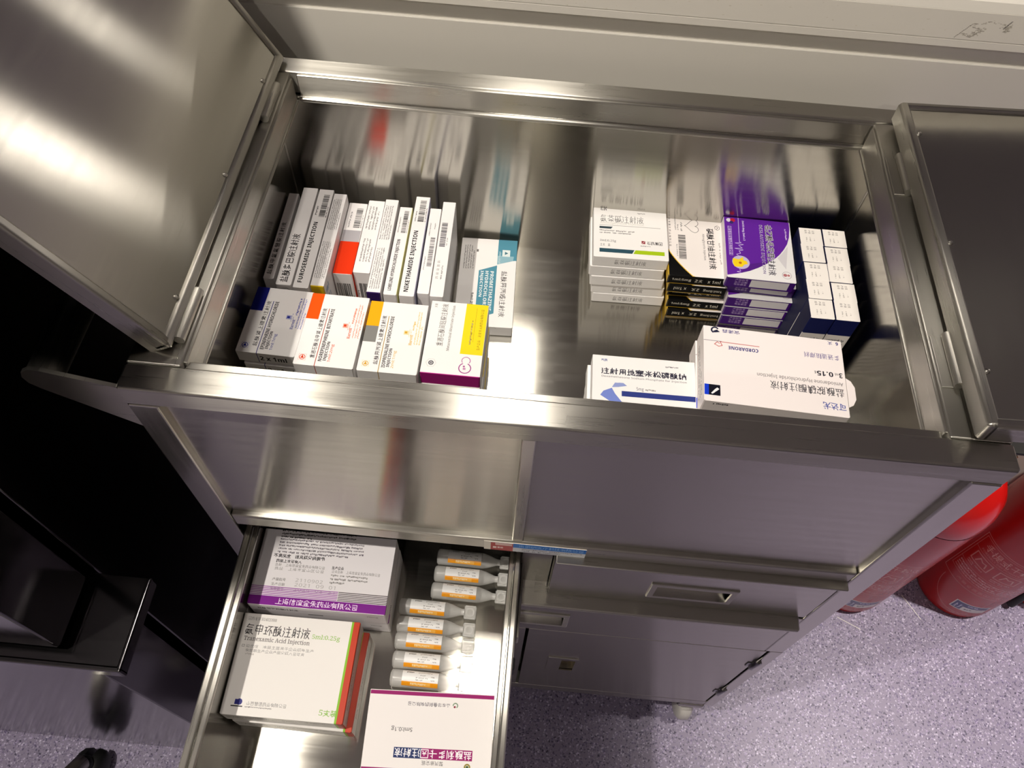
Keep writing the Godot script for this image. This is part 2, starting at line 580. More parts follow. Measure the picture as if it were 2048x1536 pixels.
func ring(x: float, y: float, r: float, w: float, c: Color, a0 := 0.0, a1 := TAU):
	var last := Vector2.ZERO
	for k in 41:
		var a := lerpf(a0, a1, k / 40.0)
		var q := Vector2(x + r * cos(a), y + r * sin(a))
		if k > 0:
			stroke(cv, (last + Vector2(ox, oy)) * ppm, (q + Vector2(ox, oy)) * ppm, w * ppm / 2, c)
		last = q

func line(points: Array, w: float, c: Color):
	for k in points.size() - 1:
		stroke(cv, (points[k] + Vector2(ox, oy)) * ppm, (points[k + 1] + Vector2(ox, oy)) * ppm, w * ppm / 2, c)

func stroke(im: Image, a: Vector2, b: Vector2, r: float, c: Color):
	var w := im.get_width()
	var h := im.get_height()
	var ab := b - a
	var l2 := maxf(ab.length_squared(), 1e-6)
	for y in range(maxi(int(minf(a.y, b.y) - r - 1), 0), mini(int(maxf(a.y, b.y) + r + 2), h)):
		for x in range(maxi(int(minf(a.x, b.x) - r - 1), 0), mini(int(maxf(a.x, b.x) + r + 2), w)):
			var p := Vector2(x + 0.5, y + 0.5)
			var t := clampf((p - a).dot(ab) / l2, 0.0, 1.0)
			var cover := clampf(r + 0.5 - p.distance_to(a + ab * t), 0.0, 1.0)
			if cover > 0.0:
				var o := im.get_pixel(x, y)
				if o.a < 0.01:
					im.set_pixel(x, y, Color(c.r, c.g, c.b, cover))
				else:
					var k := o.lerp(c, cover)
					k.a = maxf(o.a, cover)
					im.set_pixel(x, y, k)

func lay(im: Image, cx: float, cy: float, rot: int):
	if rot == 90:
		im.rotate_90(CLOCKWISE)
	elif rot == 270:
		im.rotate_90(COUNTERCLOCKWISE)
	elif rot == 180:
		im.rotate_180()
	var at := Vector2i(roundi((cx + ox) * ppm - im.get_width() / 2.0), roundi((cy + oy) * ppm - im.get_height() / 2.0))
	cv.blend_rect(im, Rect2i(Vector2i.ZERO, im.get_size()), at)

# a line of Latin letters centred at (cx, cy), «length» long and «height» high in millimetres; style: "" or "b" bold, "s" serif, "m" mono
func lat(text: String, cx: float, cy: float, length: float, height: float, c: Color, rot := 0, style := ""):
	if not fonts.has(style):
		var f := SystemFont.new()
		f.font_names = PackedStringArray(["Droid Serif" if "s" in style else "Droid Sans Mono" if "m" in style else "Droid Sans"])
		f.font_weight = 700 if "b" in style else 400
		fonts[style] = f
	var font: SystemFont = fonts[style]
	var ts := TextServerManager.get_primary_interface()
	var shaped := ts.create_shaped_text()
	var px := 40
	ts.shaped_text_add_string(shaped, text, font.get_rids(), px)
	ts.shaped_text_shape(shaped)
	var glyphs := ts.shaped_text_get_glyphs(shaped)
	var total := 0.0
	for g in glyphs:
		total += g.advance
	var im := Image.create(int(total) + 24, 72, false, Image.FORMAT_RGBA8)
	im.fill(Color(c.r, c.g, c.b, 0.0))
	var pen := 8.0
	var size := Vector2i(px, 0)
	for g in glyphs:
		ts.font_render_glyph(g.font_rid, size, g.index)
		var page := ts.font_get_glyph_texture_idx(g.font_rid, size, g.index)
		if page >= 0:
			var area: Rect2 = ts.font_get_glyph_uv_rect(g.font_rid, size, g.index)
			var off: Vector2 = ts.font_get_glyph_offset(g.font_rid, size, g.index)
			var src := ts.font_get_texture_image(g.font_rid, size, page)
			for y in int(area.size.y):
				for x in int(area.size.x):
					var a := src.get_pixel(int(area.position.x) + x, int(area.position.y) + y).a
					if a > 0.02:
						var tx := int(pen + off.x) + x
						var ty := 46 + int(off.y) + y
						if tx >= 0 and ty >= 0 and tx < im.get_width() and ty < im.get_height():
							im.set_pixel(tx, ty, Color(c.r, c.g, c.b, a))
		pen += g.advance
	ts.free_rid(shaped)
	var used := im.get_used_rect()
	if used.size.x < 1:
		return
	im = im.get_region(used)
	im.resize(maxi(roundi(length * ppm), 2), maxi(roundi(height * ppm), 2), Image.INTERPOLATE_LANCZOS if height * ppm > 20 else Image.INTERPOLATE_BILINEAR)
	lay(im, cx, cy, rot)

# strokes of a Chinese character on a 0..9 grid, or how it is put together: L left and right, T top and bottom (share of the first in hundredths), O one round another, Q under an upper left frame, P beside a lower left sweep
const HAN := {
	"一": "0595", "土": "1484 5059 0999", "卜": "4049 4476", "皿": "1318 1383 8388 3338 6368 0898", "a": "L55土卜", "盐": "T48a皿",
	"酉": "0191 1319 1383 8389 1989 3135 6165 1686", "夋": "501373 6274 3416 5476 4519 4676 7619 3699", "酸": "L45酉夋", "甲": "1116 1181 8186 1686 1484 5059",
	"夕": "4014 3274 7218 3546", "多": "T48夕夕", "巴": "1119 1181 8185 1585 5155 1989 8987", "月": "2126 2619 2181 8189 2484 2686", "宀": "4053 0409 0494 9489",
	"女": "4025 2589 7219 0393", "安": "T40宀女", "胺": "L36月安", "氵": "2153 1455 1965", "主": "4051 1282 2575 0999 5259", "注": "L30氵主",
	"身": "5042 2227 2272 7279 2474 2575 0777 8519", "寸": "0393 606948 2536", "射": "L52身寸", "夜": "4051 0292 3315 2429 5336 5484 8449 5667 5699", "液": "L28氵夜",
	"气": "3013 2181 2373 1575 7578 7899", "羊": "2032 7062 1383 1585 0898 5359", "录": "2181 8184 2474 0595 5559 1728 1936 8776 6699", "氧": "Q气羊", "氯": "Q气录", "氨": "Q气安",
	"並": "2032 7062 0393 3338 6368 1527 8576 0898", "日": "2129 2181 8189 2585 2989", "普": "T52並日", "臤": "1118 3039 5191 9149 5399", "肾": "T45臤月", "上": "5059 5484 0999",
	"白": "4033 2229 2282 8289 2585 2989", "水": "505948 1333 3319 8254 5499", "泉": "T45白水", "腺": "L34月泉", "龶": "1282 1585 0898 5058", "糸": "5022 2252 7025 1585 5559 3618 6688", "素": "T45龶糸",
	"重": "7021 0292 2326 2373 7376 2474 2676 1787 0999 5159", "酒": "L28氵酉", "石": "0191 4107 3539 3585 8589 3989", "去": "1282 5055 0595 4528 2878 6699",
	"巳": "1181 8184 1484 1119 1989 8987", "廾": "0393 3019 7079", "异": "T48巳廾", "丙": "0191 1319 1383 8389 5153 5337 5377", "门": "1021 1219 3191 9199", "间": "O门日",
	"圣": "1171 7115 4385 1686 5659 0999", "羟": "L45羊圣", "口": "1218 1282 8288 1888", "秦": "1181 1373 0595 5007 5597 2878 5659 5829 5889", "嗪": "L26口秦",
	"艹": "0595 3039 6069", "余": "5004 5094 2575 5559 3628 6688 1686", "茶": "T30艹余", "咸": "1109 1191 5199 8539 7080 2444 2548 4548 2848", "碱": "L36石咸",
	"肖": "5053 1023 8063 1419 1484 8489 1686 1787", "硝": "L38石肖", "甘": "0292 2029 7079 2575 2979", "由": "1319 1383 8389 1989 1686 5059", "油": "L30氵由",
	"乙": "1181 8116 1619 1999 9996", "先": "2013 1383 5055 0595 3519 6568 6899", "酰": "L45酉先", "毛": "7021 1373 0686 4148 4899 9997", "化": "3005 2329 6068 6899 8345", "花": "T30艹化", "苷": "T30艹甘",
	"可": "0191 7179 7958 1417 1454 5457 1757", "辶": "1022 0424 2427 2718 1899", "大": "0393 5053 5308 5398", "达": "P辶大", "甬": "1181 8153 1419 1484 8489 1686 5459", "通": "P辶甬",
	"首": "2032 7062 0393 5335 2529 2585 8589 2989 2777", "道": "P辶首", "龙": "0393 4044 4409 5458 5899 9997 7081 7546", "阝": "1019 1060 6043 4356 5637", "且": "2128 2171 7178 2474 2676 0898", "阻": "L30阝且",
	"带": "0292 2023 5053 8083 0406 0494 9496 2628 2676 7678 5459", "滞": "L28氵带", "齐": "5051 1282 2366 7326 3519 6569", "刂": "2127 707968", "剂": "L60齐刂", "支": "0292 5055 1575 7509 2599",
	"用": "212619 2181 8189 2484 2686 5158", "也": "0373 7376 5057 2128 2899 9997", "地": "L36土也", "c": "0191 3039 6069 1484 0797", "b": "T35宀c", "塞": "T68b土", "米": "5059 0595 2143 8163 4518 5588",
	"木": "0393 5059 5318 5388", "公": "3005 6095 4528 2878 6699", "松": "L42木公", "舛": "3014 3053 5309 5495 7079 5777", "粦": "T45米舛", "磷": "L36石粦", "钅": "4013 2262 1454 0767 3339 3978", "内": "1319 1383 8389 5053 5326 5376", "钠": "L40钅内",
	"每": "3013 2181 2428 2474 7479 0696 2878", "海": "L28氵每", "亻": "6014 3339", "言": "4051 0292 2373 2474 2629 2676 7679 2979", "信": "L30亻言", "讠": "2142 043439 3957", "宜": "T35宀且", "谊": "L28讠宜",
	"金": "5003 5093 2474 1676 5459 2738 7768 0999", "朱": "3013 2171 0494 5059 5419 5499", "纟": "5013 1363 6317 1767 1979", "勺": "3014 2282 828967 3556", "约": "L50纟勺", "药": "T28艹约", "业": "3038 6068 0426 9476 0898",
	"有": "0292 4006 3439 3484 8489 3686 3777", "艮": "2171 7175 2373 2575 2129 2948 8667 5599", "限": "L30阝艮", "司": "1181 818968 1464 2629 2666 6669 2969", "罒": "0109 0191 9199 3139 6169 0999", "罗": "T40罒夕",
	"巾": "1317 1373 7377 4049", "帕": "L40巾白", "同": "1119 1181 8189 3363 3538 3565 6568 3868", "酮": "L45酉同", "典": "2127 2171 7177 4047 5057 2474 0797 3719 6789", "碘": "L36石典", "王": "1282 2575 0898 5258", "不": "0191 6106 5459 6497", "环": "L40王不",
	"壮": "3039 1123 1626 4393 7079 5999", "衣": "5051 0292 5206 3439 3958 8464 5599", "装": "T45壮衣", "禾": "7021 0393 5059 5318 5388", "利": "L60禾刂", "卡": "5055 5272 0595 5559 5778", "囗": "0009 0090 9099 0999", "因": "O囗大", "国": "O囗王",
	"手": "7021 1373 0595 505937", "扌": "0373 404928 0754", "疋": "0191 5158 5484 3309 3699", "是": "T45日疋", "提": "L30扌是", "式": "0383 6079 7999 9997 7081 1555 3558 0858", "干": "1181 0595 5159", "分": "3004 6094 2565 6568 6857 4519", "粉": "L42米分",
	"火": "1325 8365 5055 5509 5599", "灭": "T15一火", "器": "1013 1040 4043 1343 6063 6090 9093 6393 0595 1619 1646 4649 1949 6669 6696 9699 6999", "合": "5005 5095 3565 2729 2777 7779 2979", "盒": "T55合皿",
	"产": "5051 1282 3244 7264 0595 1509", "f": "L50口口", "品": "T48口f", "比": "1019 1948 1444 6068 6899 9997 9364", "批": "L32扌比", "号": "2023 2070 7073 2373 0595 3537 377779 7957", "生": "2014 1383 1686 5059 0999", "其": "0292 2027 7077 2474 2575 0797 3819 6889", "期": "L55其月",
	"交": "5051 0292 3214 6284 6409 2499", "攵": "3014 2282 7309 2599", "效": "L52交攵", "至": "1181 4114 1474 6284 5459 2676 0999", "冫": "1233 0745", "隹": "3014 2329 6071 2383 2585 2777 2999 5359", "准": "L26冫隹", "文": "5051 0292 7209 2499", "子": "1171 7144 444928 0595", "字": "T35宀子",
	"企": "5004 5094 5458 5676 2528 0999", "北": "3039 1333 0836 6068 6899 9346", "京": "5051 0292 2326 2373 7376 2676 565948 3618 6688", "市": "5051 0292 2428 2474 7478 5259", "永": "4051 3353 535948 3418 8264 5599", "山": "5058 1418 1888 8488", "东": "1282 4115 1585 555948 3618 6688",
	"十": "0595 5059", "华": "T55化十", "鱼": "3013 3060 6042 1318 1383 8388 1686 5358 0999", "鲁": "T58鱼日", "g": "3013 2181 0494 1619 1676 7678 5059", "制": "L62g刂", "西": "0191 1319 1383 8389 1989 3136 6166", "马": "1171 7145 2125 2585 858967 0777", "码": "L38石马", "追": "P辶白",
	"明": "L45日月", "医": "0191 0109 0999 4224 3373 2585 5355 5528 5588", "疗": "5051 2292 2209 0324 4484 8456 565949", "斗": "2133 1445 0696 7079", "科": "L50禾斗", "技": "L32扌支", "型": "T60h土", "h": "1151 0363 2117 4147 7074 9099", "盘": "T55甲皿", "适": "P辶口", "应": "5051 1292 1209 3346 5357 8366 2999", "成": "1109 1191 5199 8539 7080 1434 343826",
	"才": "0393 6069 5925", "集": "T58隹木", "团": "O囗才", "天": "0191 1484 5107 5499", "贝": "2126 2171 7176 5055 5519 5599", "赛": "T50宀贝", "右": "0292 4107 3539 3585 8589 3989", "若": "T30艹右", "诺": "L28讠若",
	"非": "3039 0333 0636 0939 6069 6393 6696 6999", "菲": "T30艹非", "九": "0373 4007 7079 7999", "旭": "L52九日", "直": "1181 5052 2228 2282 8288 2484 2686 0999", "德": "L30亻直", "良": "5051 2181 8185 2383 2585 2129 2957 8556 5599",
	"反": "1181 1209 3484 8439 3599", "详": "L28讠羊", "兑": "2031 7062 1316 1383 8386 1686 3609 6699", "说": "L28讠兑", "书": "1181 8184 0494 9498 5059", "本": "0393 5059 5308 5398 3777", "区": "0191 0109 0999 3277 7327", "止": "5059 5494 2429 0999",
	"址": "L36土止", "于": "1181 0595 5159", "症": "5051 2292 2209 0324 4484 6468 4448 6686 3999", "益": "T50並皿", "民": "1171 7174 1474 1119 1938 5468 6899", "取": "L52耳又", "耳": "0191 2028 6069 2363 2565 0886", "又": "1181 8109 2399", "聚": "T48取米", "烯": "L36火布", "布": "0292 4006 2428 2474 7478 4349",
	"瓶": "L52並瓦", "瓦": "0191 2018 1858 3464 646889 4566", "维": "L38纟隹", "研": "L45石开", "开": "0191 0494 3119 7179", "康": "5051 1292 1209 3373 3575 7377 5359 3618 6688",
	"人": "5209 5299", "见": "2126 2171 7176 4346 4609 6568 6899", "名": "3004 2272 7209 3539 3585 8589 3989", "称": "L45禾小", "小": "505948 2417 7486", "电": "1216 1282 8286 1686 1484 5058 5899", "话": "L28讠舌", "舌": "7021 0393 5055 2529 2575 7579 2979", "年": "3003 2272 1484 2426 0696 5259"}

func spread(ch: String, box: Rect2, out: Array, deep := 0):
	var s: String = HAN.get(ch, "0191 1319 1383 8389 1686 5159 0999")
	var p := box.position
	var z := box.size
	if s[0] == "L" or s[0] == "T":
		var f := s.substr(1, 2).to_int() / 100.0
		if s[0] == "L":
			spread(s[3], Rect2(p, Vector2(z.x * f * 0.94, z.y)), out, deep + 1)
			spread(s[4], Rect2(p + Vector2(z.x * f, 0), Vector2(z.x * (1 - f), z.y)), out, deep + 1)
		else:
			spread(s[3], Rect2(p, Vector2(z.x, z.y * f * 0.94)), out, deep + 1)
			spread(s[4], Rect2(p + Vector2(0, z.y * f), Vector2(z.x, z.y * (1 - f))), out, deep + 1)
	elif s[0] == "O":
		spread(s[1], box, out, deep + 1)
		spread(s[2], Rect2(p + z * Vector2(0.26, 0.3), z * Vector2(0.48, 0.58)), out, deep + 1)
	elif s[0] == "Q":
		spread(s[1], box, out, deep + 1)
		spread(s[2], Rect2(p + z * Vector2(0.06, 0.6), z * Vector2(0.62, 0.4)), out, deep + 1)
	elif s[0] == "P":
		spread(s[1], box, out, deep + 1)
		spread(s[2], Rect2(p + z * Vector2(0.34, 0.0), z * Vector2(0.62, 0.8)), out, deep + 1)
	else:
		for part in s.split(" "):
			for i in range(0, part.length() - 3, 2):
				var a := Vector2(part[i].to_int(), part[i + 1].to_int()) / 9.0
				var b := Vector2(part[i + 2].to_int(), part[i + 3].to_int()) / 9.0
				out.append([p + z * a, p + z * b])

# a line of Chinese characters centred at (cx, cy), «length» long and «height» high
func han(text: String, cx: float, cy: float, length: float, height: float, c: Color, rot := 0, weight := 0.075):
	var w := maxi(roundi(length * ppm), 4)
	var h := maxi(roundi(height * ppm), 4)
	var im := Image.create(w + 4, h + 4, false, Image.FORMAT_RGBA8)
	im.fill(Color(c.r, c.g, c.b, 0.0))
	var n := text.length()
	var pitch := float(w) / n
	for i in n:
		if text[i] == " ":
			continue
		var gw := minf(pitch * 0.88, h * 1.25)
		var at := Vector2(2 + pitch * i + (pitch - gw) / 2, 2)
		if text[i] in "0123456789/:.()":
			continue
		var out := []
		spread(text[i], Rect2(at + Vector2(0.5, 0.5), Vector2(gw - 1, h - 1)), out)
		var r := maxf(minf(gw, h) * weight * 0.5, 0.42)
		for s in out:
			stroke(im, s[0], s[1], r, c)
	lay(im, cx, cy, rot)

# rows of print too small to read in the photograph
func small_print(x: float, y: float, w: float, h: float, rows: int, c: Color, upright := true, fill := 0.9):
	for r in rows:
		var at := 0.0
		var long := (w if upright else h) * (fill if r < rows - 1 else fill * rng.randf_range(0.4, 0.9))
		var pitch := (h if upright else w) / rows
		while at < long:
			var g := pitch * rng.randf_range(0.28, 0.55)
			if rng.randf() < 0.93:
				var k := c.lerp(Color(0.93, 0.92, 0.92), rng.randf_range(0.1, 0.5))
				var off := pitch * (r + rng.randf_range(0.12, 0.3))
				var tall := pitch * rng.randf_range(0.3, 0.55)
				if upright:
					rect(x + at, y + off, g * 0.8, tall, k)
				else:
					rect(x + off, y + h - at - g * 0.8, tall, g * 0.8, k)
			at += g

func barcode(x: float, y: float, w: float, h: float, across := true, c := Color(0.1, 0.1, 0.1)):
	var at := 0.0
	var long := w if across else h
	while at < long:
		var b := 0.2 + 0.22 * (rng.randi() % 3)
		if across:
			rect(x + at, y, minf(b, long - at), h, c)
		else:
			rect(x, y + at, w, minf(b, long - at), c)
		at += b + 0.2 + 0.22 * (rng.randi() % 3)

# ---------------------------------------------------------------- the emergency cart
func part(root: Node, called: String, mn: Vector3, mx: Vector3, mat: Material, bev := 0.0015, along := 0) -> MeshInstance3D:
	var st := begin()
	cbox(st, mn, mx, bev, along)
	return put(st, called, mat, root)

func handle_pocket(root: Node, x0: float, x1: float, y0: float, y1: float, z: float):
	# bezel round a recessed cup
	var st := begin()
	holed_plate(st, Vector3(x0, y0, z - 0.001), Vector3(x1, y1, z + 0.002), Vector2(x0 + 0.006, y0 + 0.006), Vector2(x1 - 0.006, y1 - 0.006), 0.001)
	var h := put(st, "handle", M.steel_rail, root)
	st = begin()
	var a := 8
	for i in a:
		var t0 := PI * i / a
		var t1 := PI * (i + 1) / a
		var r := (y1 - y0) / 2 - 0.006
		var cy := (y0 + y1) / 2
		var q := []
		var n := []
		for e in [[x0 + 0.006, t0], [x1 - 0.006, t0], [x1 - 0.006, t1], [x0 + 0.006, t1]]:
			q.append(Vector3(e[0], cy + r * cos(e[1]), z - r * 0.9 * sin(e[1])))
			n.append(Vector3(0, -cos(e[1]), sin(e[1])))
		quad(st, q, n, [Vector2(0, 0), Vector2(0.08, 0), Vector2(0.08, 0.01), Vector2(0, 0.01)])
	for x in [x0 + 0.006, x1 - 0.006]:
		var r := (y1 - y0) / 2 - 0.006
		for i in a:
			var t0 := PI * i / a
			var t1 := PI * (i + 1) / a
			var c := Vector3(x, (y0 + y1) / 2, z)
			var o := Vector3(1 if x < (x0 + x1) / 2 else -1, 0, 0)
			tri(st, c, c + Vector3(0, r * cos(t0), -r * 0.9 * sin(t0)), c + Vector3(0, r * cos(t1), -r * 0.9 * sin(t1)), o, o, o)
	put(st, "grip_cup", M.steel_rail, h)

func build_cart():
	var cart := thing("emergency_cart", "brushed steel emergency cart with both top lids and one drawer open", "cart")
	# top frame
	part(cart, "front_rail", Vector3(-0.30, 0.8785, -0.0215), Vector3(0.30, 0.90, 0.0), M.steel_rail, 0.0022)
	part(cart, "rail_ledge", Vector3(-0.262, 0.878, -0.0300), Vector3(0.256, 0.8935, -0.0210), M.steel_rail, 0.001)
	part(cart, "back_rail", Vector3(-0.30, 0.877, -0.36), Vector3(0.30, 0.90, -0.3385), M.steel_rail, 0.002)
	part(cart, "side_rail", Vector3(-0.30, 0.877, -0.339), Vector3(-0.262, 0.8995, -0.021), M.steel_rail, 0.0018, 2)
	part(cart, "side_rail", Vector3(0.2575, 0.877, -0.339), Vector3(0.30, 0.8995, -0.021), M.steel_rail, 0.0018, 2)
	var st := begin()
	cbox(st, Vector3(-0.2570, 0.874, -0.3392), Vector3(0.2690, 0.8985, -0.3362), 0.001)
	cbox(st, Vector3(-0.2570, 0.8718, -0.3392), Vector3(0.2690, 0.8768, -0.3322), 0.002)
	put(st, "back_lip", M.steel_rail, cart)
	for s in [-1, 1]:
		st = begin()
		var x := -0.2625 if s < 0 else 0.258
		cbox(st, Vector3(x - 0.0022 * float(s > 0), 0.873, -0.334), Vector3(x + 0.0022 * float(s < 0) + 0.0006, 0.8975, -0.026), 0.0008, 2)
		cbox(st, Vector3(x - 0.0040 * float(s > 0), 0.8712, -0.334), Vector3(x + 0.0040 * float(s < 0) + 0.0006, 0.8748, -0.026), 0.0014, 2)
		put(st, "side_lip", M.steel_rail, cart)
	# posts, narrower beside the doors
	for sx in [-1, 1]:
		for sz in [0, 1]:
			st = begin()
			var z0 := -0.0225 if sz == 0 else -0.36
			var xi := 0.2775
			cbox(st, Vector3(minf(sx * xi, sx * 0.30), 0.423, z0), Vector3(maxf(sx * xi, sx * 0.30), 0.8785, z0 + 0.0225), 0.0018, 1)
			cbox(st, Vector3(minf(sx * 0.2845, sx * 0.30), 0.099, z0), Vector3(maxf(sx * 0.2845, sx * 0.30), 0.4232, z0 + 0.0225), 0.0012, 1)
			put(st, "post", M.steel_front, cart)
	# the top bay
	part(cart, "bay_floor", Vector3(-0.2845, 0.700, -0.3365), Vector3(0.2845, 0.7025, -0.0215), M.steel_bay, 0.0004)
	part(cart, "bay_wall", Vector3(-0.2850, 0.700, -0.3372), Vector3(0.2850, 0.8775, -0.3350), M.steel_bay, 0.0004)
	part(cart, "bay_wall", Vector3(-0.2852, 0.700, -0.3352), Vector3(-0.2830, 0.8775, -0.0215), M.steel_bay, 0.0004, 2)
	part(cart, "bay_wall", Vector3(0.2830, 0.700, -0.3352), Vector3(0.2852, 0.8775, -0.0215), M.steel_bay, 0.0004, 2)
	part(cart, "bay_wall", Vector3(-0.2835, 0.700, -0.0240), Vector3(0.2835, 0.8790, -0.0222), M.steel_bay, 0.0004)
	for sx in [-1, 1]:
		st = begin()
		tube(st, [Vector3(sx * 0.2828, 0.703, -0.3348), Vector3(sx * 0.2828, 0.79, -0.3348), Vector3(sx * 0.2828, 0.872, -0.3348)], 0.0011, 8)
		put(st, "corner_seam", M.steel_rail, cart)
	# outer skins
	part(cart, "side_panel", Vector3(-0.297, 0.10, -0.34), Vector3(-0.2945, 0.878, -0.02), M.steel_front, 0.0004, 2)
	part(cart, "side_panel", Vector3(0.2945, 0.10, -0.34), Vector3(0.297, 0.878, -0.02), M.steel_front, 0.0004, 2)
	part(cart, "back_panel", Vector3(-0.285, 0.10, -0.357), Vector3(0.285, 0.878, -0.3545), M.steel_front, 0.0004)
	part(cart, "bottom_panel", Vector3(-0.295, 0.100, -0.355), Vector3(0.295, 0.103, -0.003), M.steel_front, 0.0004)
	# the front above the drawers
	part(cart, "front_panel", Vector3(-0.2780, 0.688, -0.0085), Vector3(-0.0270, 0.8790, -0.0052), M.steel_front, 0.0004)
	part(cart, "front_panel", Vector3(-0.0175, 0.688, -0.0085), Vector3(0.2780, 0.8790, -0.0052), M.steel_front, 0.0004)
	part(cart, "divider_strip", Vector3(-0.0272, 0.690, -0.0085), Vector3(-0.0172, 0.8790, -0.0012), M.steel_rail, 0.0012, 1)
	part(cart, "lower_rail", Vector3(-0.2780, 0.6705, -0.0200), Vector3(0.2780, 0.6917, 0.0), M.steel_rail, 0.0022)
	sheet(91.0, 19.0, 0.0, Color(0.86, 0.87, 0.88), 8.0)
	rect(0, 0, 6, 19, Color(0.87, 0.85, 0.80))
	rect(6, 1.5, 20, 17.5, Color(0.70, 0.30, 0.30))
	rect(10, 2.0, 15, 5, Color(0.85, 0.72, 0.70))
	small_print(8, 9, 16, 8, 1, Color(0.88, 0.72, 0.70), true)
	rect(26, 0, 65, 9.5, Color(0.16, 0.44, 0.76))
	rect(26, 9.5, 65, 9.5, Color(0.80, 0.81, 0.83))
	han("海明研医疗科技有限公司", 60, 4.8, 58, 5.8, Color(0.62, 0.76, 0.92), 0, 0.09)
	small_print(34, 10.5, 56, 8, 2, Color(0.42, 0.43, 0.46), true, 0.95)
	rect(31, 17.0, 50, 0.5, Color(0.62, 0.63, 0.66))
	st = begin()
	flat_print(st, Vector3(-0.0516, 0.6893, 0.0006), Vector3(0.0394, 0.6893, 0.0006), Vector3(0.0394, 0.6702, 0.0006), Vector3(-0.0516, 0.6702, 0.0006), 0.0006)
	put(st, "maker_sticker", print_material(0.35), cart).set_meta("label", "sticker with a red and a blue field")
	part(cart, "middle_post", Vector3(-0.0165, 0.556, -0.030), Vector3(0.0140, 0.671, -0.012), M.steel_front, 0.001, 1)
	# closed drawer on the right
	st = begin()
	holed_plate(st, Vector3(0.0140, 0.5592, -0.010), Vector3(0.2770, 0.6690, 0.0), Vector2(0.1162, 0.588), Vector2(0.1880, 0.615))
	var dr := put(st, "drawer", M.steel_front, cart)
	handle_pocket(dr, 0.1102, 0.1940, 0.582, 0.621, 0.0)
	st = begin()
	cbox(st, Vector3(0.0140, 0.6672, -0.004), Vector3(0.2770, 0.6702, 0.0078), 0.0009)
	put(st, "top_edge", M.steel_rail, dr)
	part(cart, "ledge", Vector3(-0.2715, 0.5520, -0.02), Vector3(0.2715, 0.5585, 0.0141), M.steel_rail, 0.002)
	# wide drawer under it
	st = begin()
	holed_plate(st, Vector3(-0.2780, 0.4235, -0.012), Vector3(0.2780, 0.5525, 0.0), Vector2(-0.0385, 0.454), Vector2(0.0385, 0.486), 0.0008)
	dr = put(st, "drawer", M.steel_front, cart)
	handle_pocket(dr, -0.0445, 0.0445, 0.448, 0.492, 0.0)
	# doors
	for s in [1, -1]:
		st = begin()
		var x0: float = 0.0030 if s > 0 else -0.2815
		var x1: float = 0.2815 if s > 0 else -0.0005
		var hx: float = 0.0530 if s > 0 else -0.0720
		holed_plate(st, Vector3(x0, 0.1265, -0.014), Vector3(x1, 0.4225, 0.0), Vector2(hx, 0.243), Vector2(hx + 0.018, 0.296), 0.0008)
		var door := put(st, "door", M.steel_front, cart)
		st = begin()
		holed_plate(st, Vector3(hx - 0.018, 0.232, -0.001), Vector3(hx + 0.022, 0.305, 0.0018), Vector2(hx, 0.243), Vector2(hx + 0.018, 0.296), 0.0008)
		var lock := put(st, "lock_plate", M.steel_front, door)
		st = begin()
		cbox(st, Vector3(hx - 0.001, 0.242, -0.016), Vector3(hx + 0.019, 0.297, -0.012), 0.0006)
		cbox(st, Vector3(hx + 0.002, 0.262, -0.013), Vector3(hx + 0.013, 0.279, -0.004), 0.002)
		put(st, "latch", M.brass, lock)
		for y in [0.366, 0.208]:
			st = begin()
			var hx2: float = 0.2832 * s
			lathe(st, [Vector2(0, -0.016), Vector2(0.0036, -0.016), Vector2(0.0042, -0.014), Vector2(0.0042, 0.014), Vector2(0.0036, 0.016), Vector2(0, 0.016)], 12, Transform3D(Basis.IDENTITY, Vector3(hx2, y, 0.0015)))
			cbox(st, Vector3(hx2 - 0.009, y - 0.012, -0.001), Vector3(hx2 + 0.008, y + 0.004, 0.0014), 0.0005)
			put(st, "hinge", M.steel_dark, door)
	part(cart, "base_rail", Vector3(-0.2850, 0.099, -0.02), Vector3(0.2850, 0.1245, 0.0), M.steel_front, 0.0015)
	build_open_drawer(cart)
	build_lids(cart)
	# push handle on the left side
	st = begin()
	var nose := PackedVector2Array([Vector2(-0.2995, 0.8945), Vector2(-0.348, 0.9075), Vector2(-0.356, 0.9078), Vector2(-0.3615, 0.9040), Vector2(-0.3640, 0.8975), Vector2(-0.3625, 0.8905), Vector2(-0.3560, 0.8840), Vector2(-0.2995, 0.8420)])
	prism(st, nose, -0.006, -0.003)
	var ph := put(st, "push_handle", M.steel_rail, cart)
	st = begin()
	prism(st, nose, -0.357, -0.354)
	put(st, "bracket", M.steel_rail, ph)
	st = begin()
	tube(st, [Vector3(-0.3515, 0.8950, -0.0045), Vector3(-0.3515, 0.8950, -0.18), Vector3(-0.3515, 0.8950, -0.3555)], 0.0118, 18)
	put(st, "grip_tube", M.steel_rail, ph)
	# castors
	for sx in [-1, 1]:
		for z in [-0.026, -0.330]:
			var c := Vector3(sx * 0.268, 0.0375, z)
			st = begin()
			cbox(st, c + Vector3(-0.020, 0.045, -0.028), c + Vector3(0.020, 0.0625, 0.028), 0.003)
			for e in [-1, 1]:
				cbox(st, c + Vector3(e * 0.0165 - 0.0015, -0.006, -0.012), c + Vector3(e * 0.0165 + 0.0015, 0.050, 0.012), 0.001)
			var fork := put(st, "castor", M.steel_front, cart)
			st = begin()
			lathe(st, [Vector2(0.006, -0.011), Vector2(0.032, -0.011), Vector2(0.0375, -0.006), Vector2(0.0375, 0.006), Vector2(0.032, 0.011), Vector2(0.006, 0.011)], 28, Transform3D(Basis(Vector3.BACK, PI / 2), c))
			put(st, "wheel", M.wheel, fork)

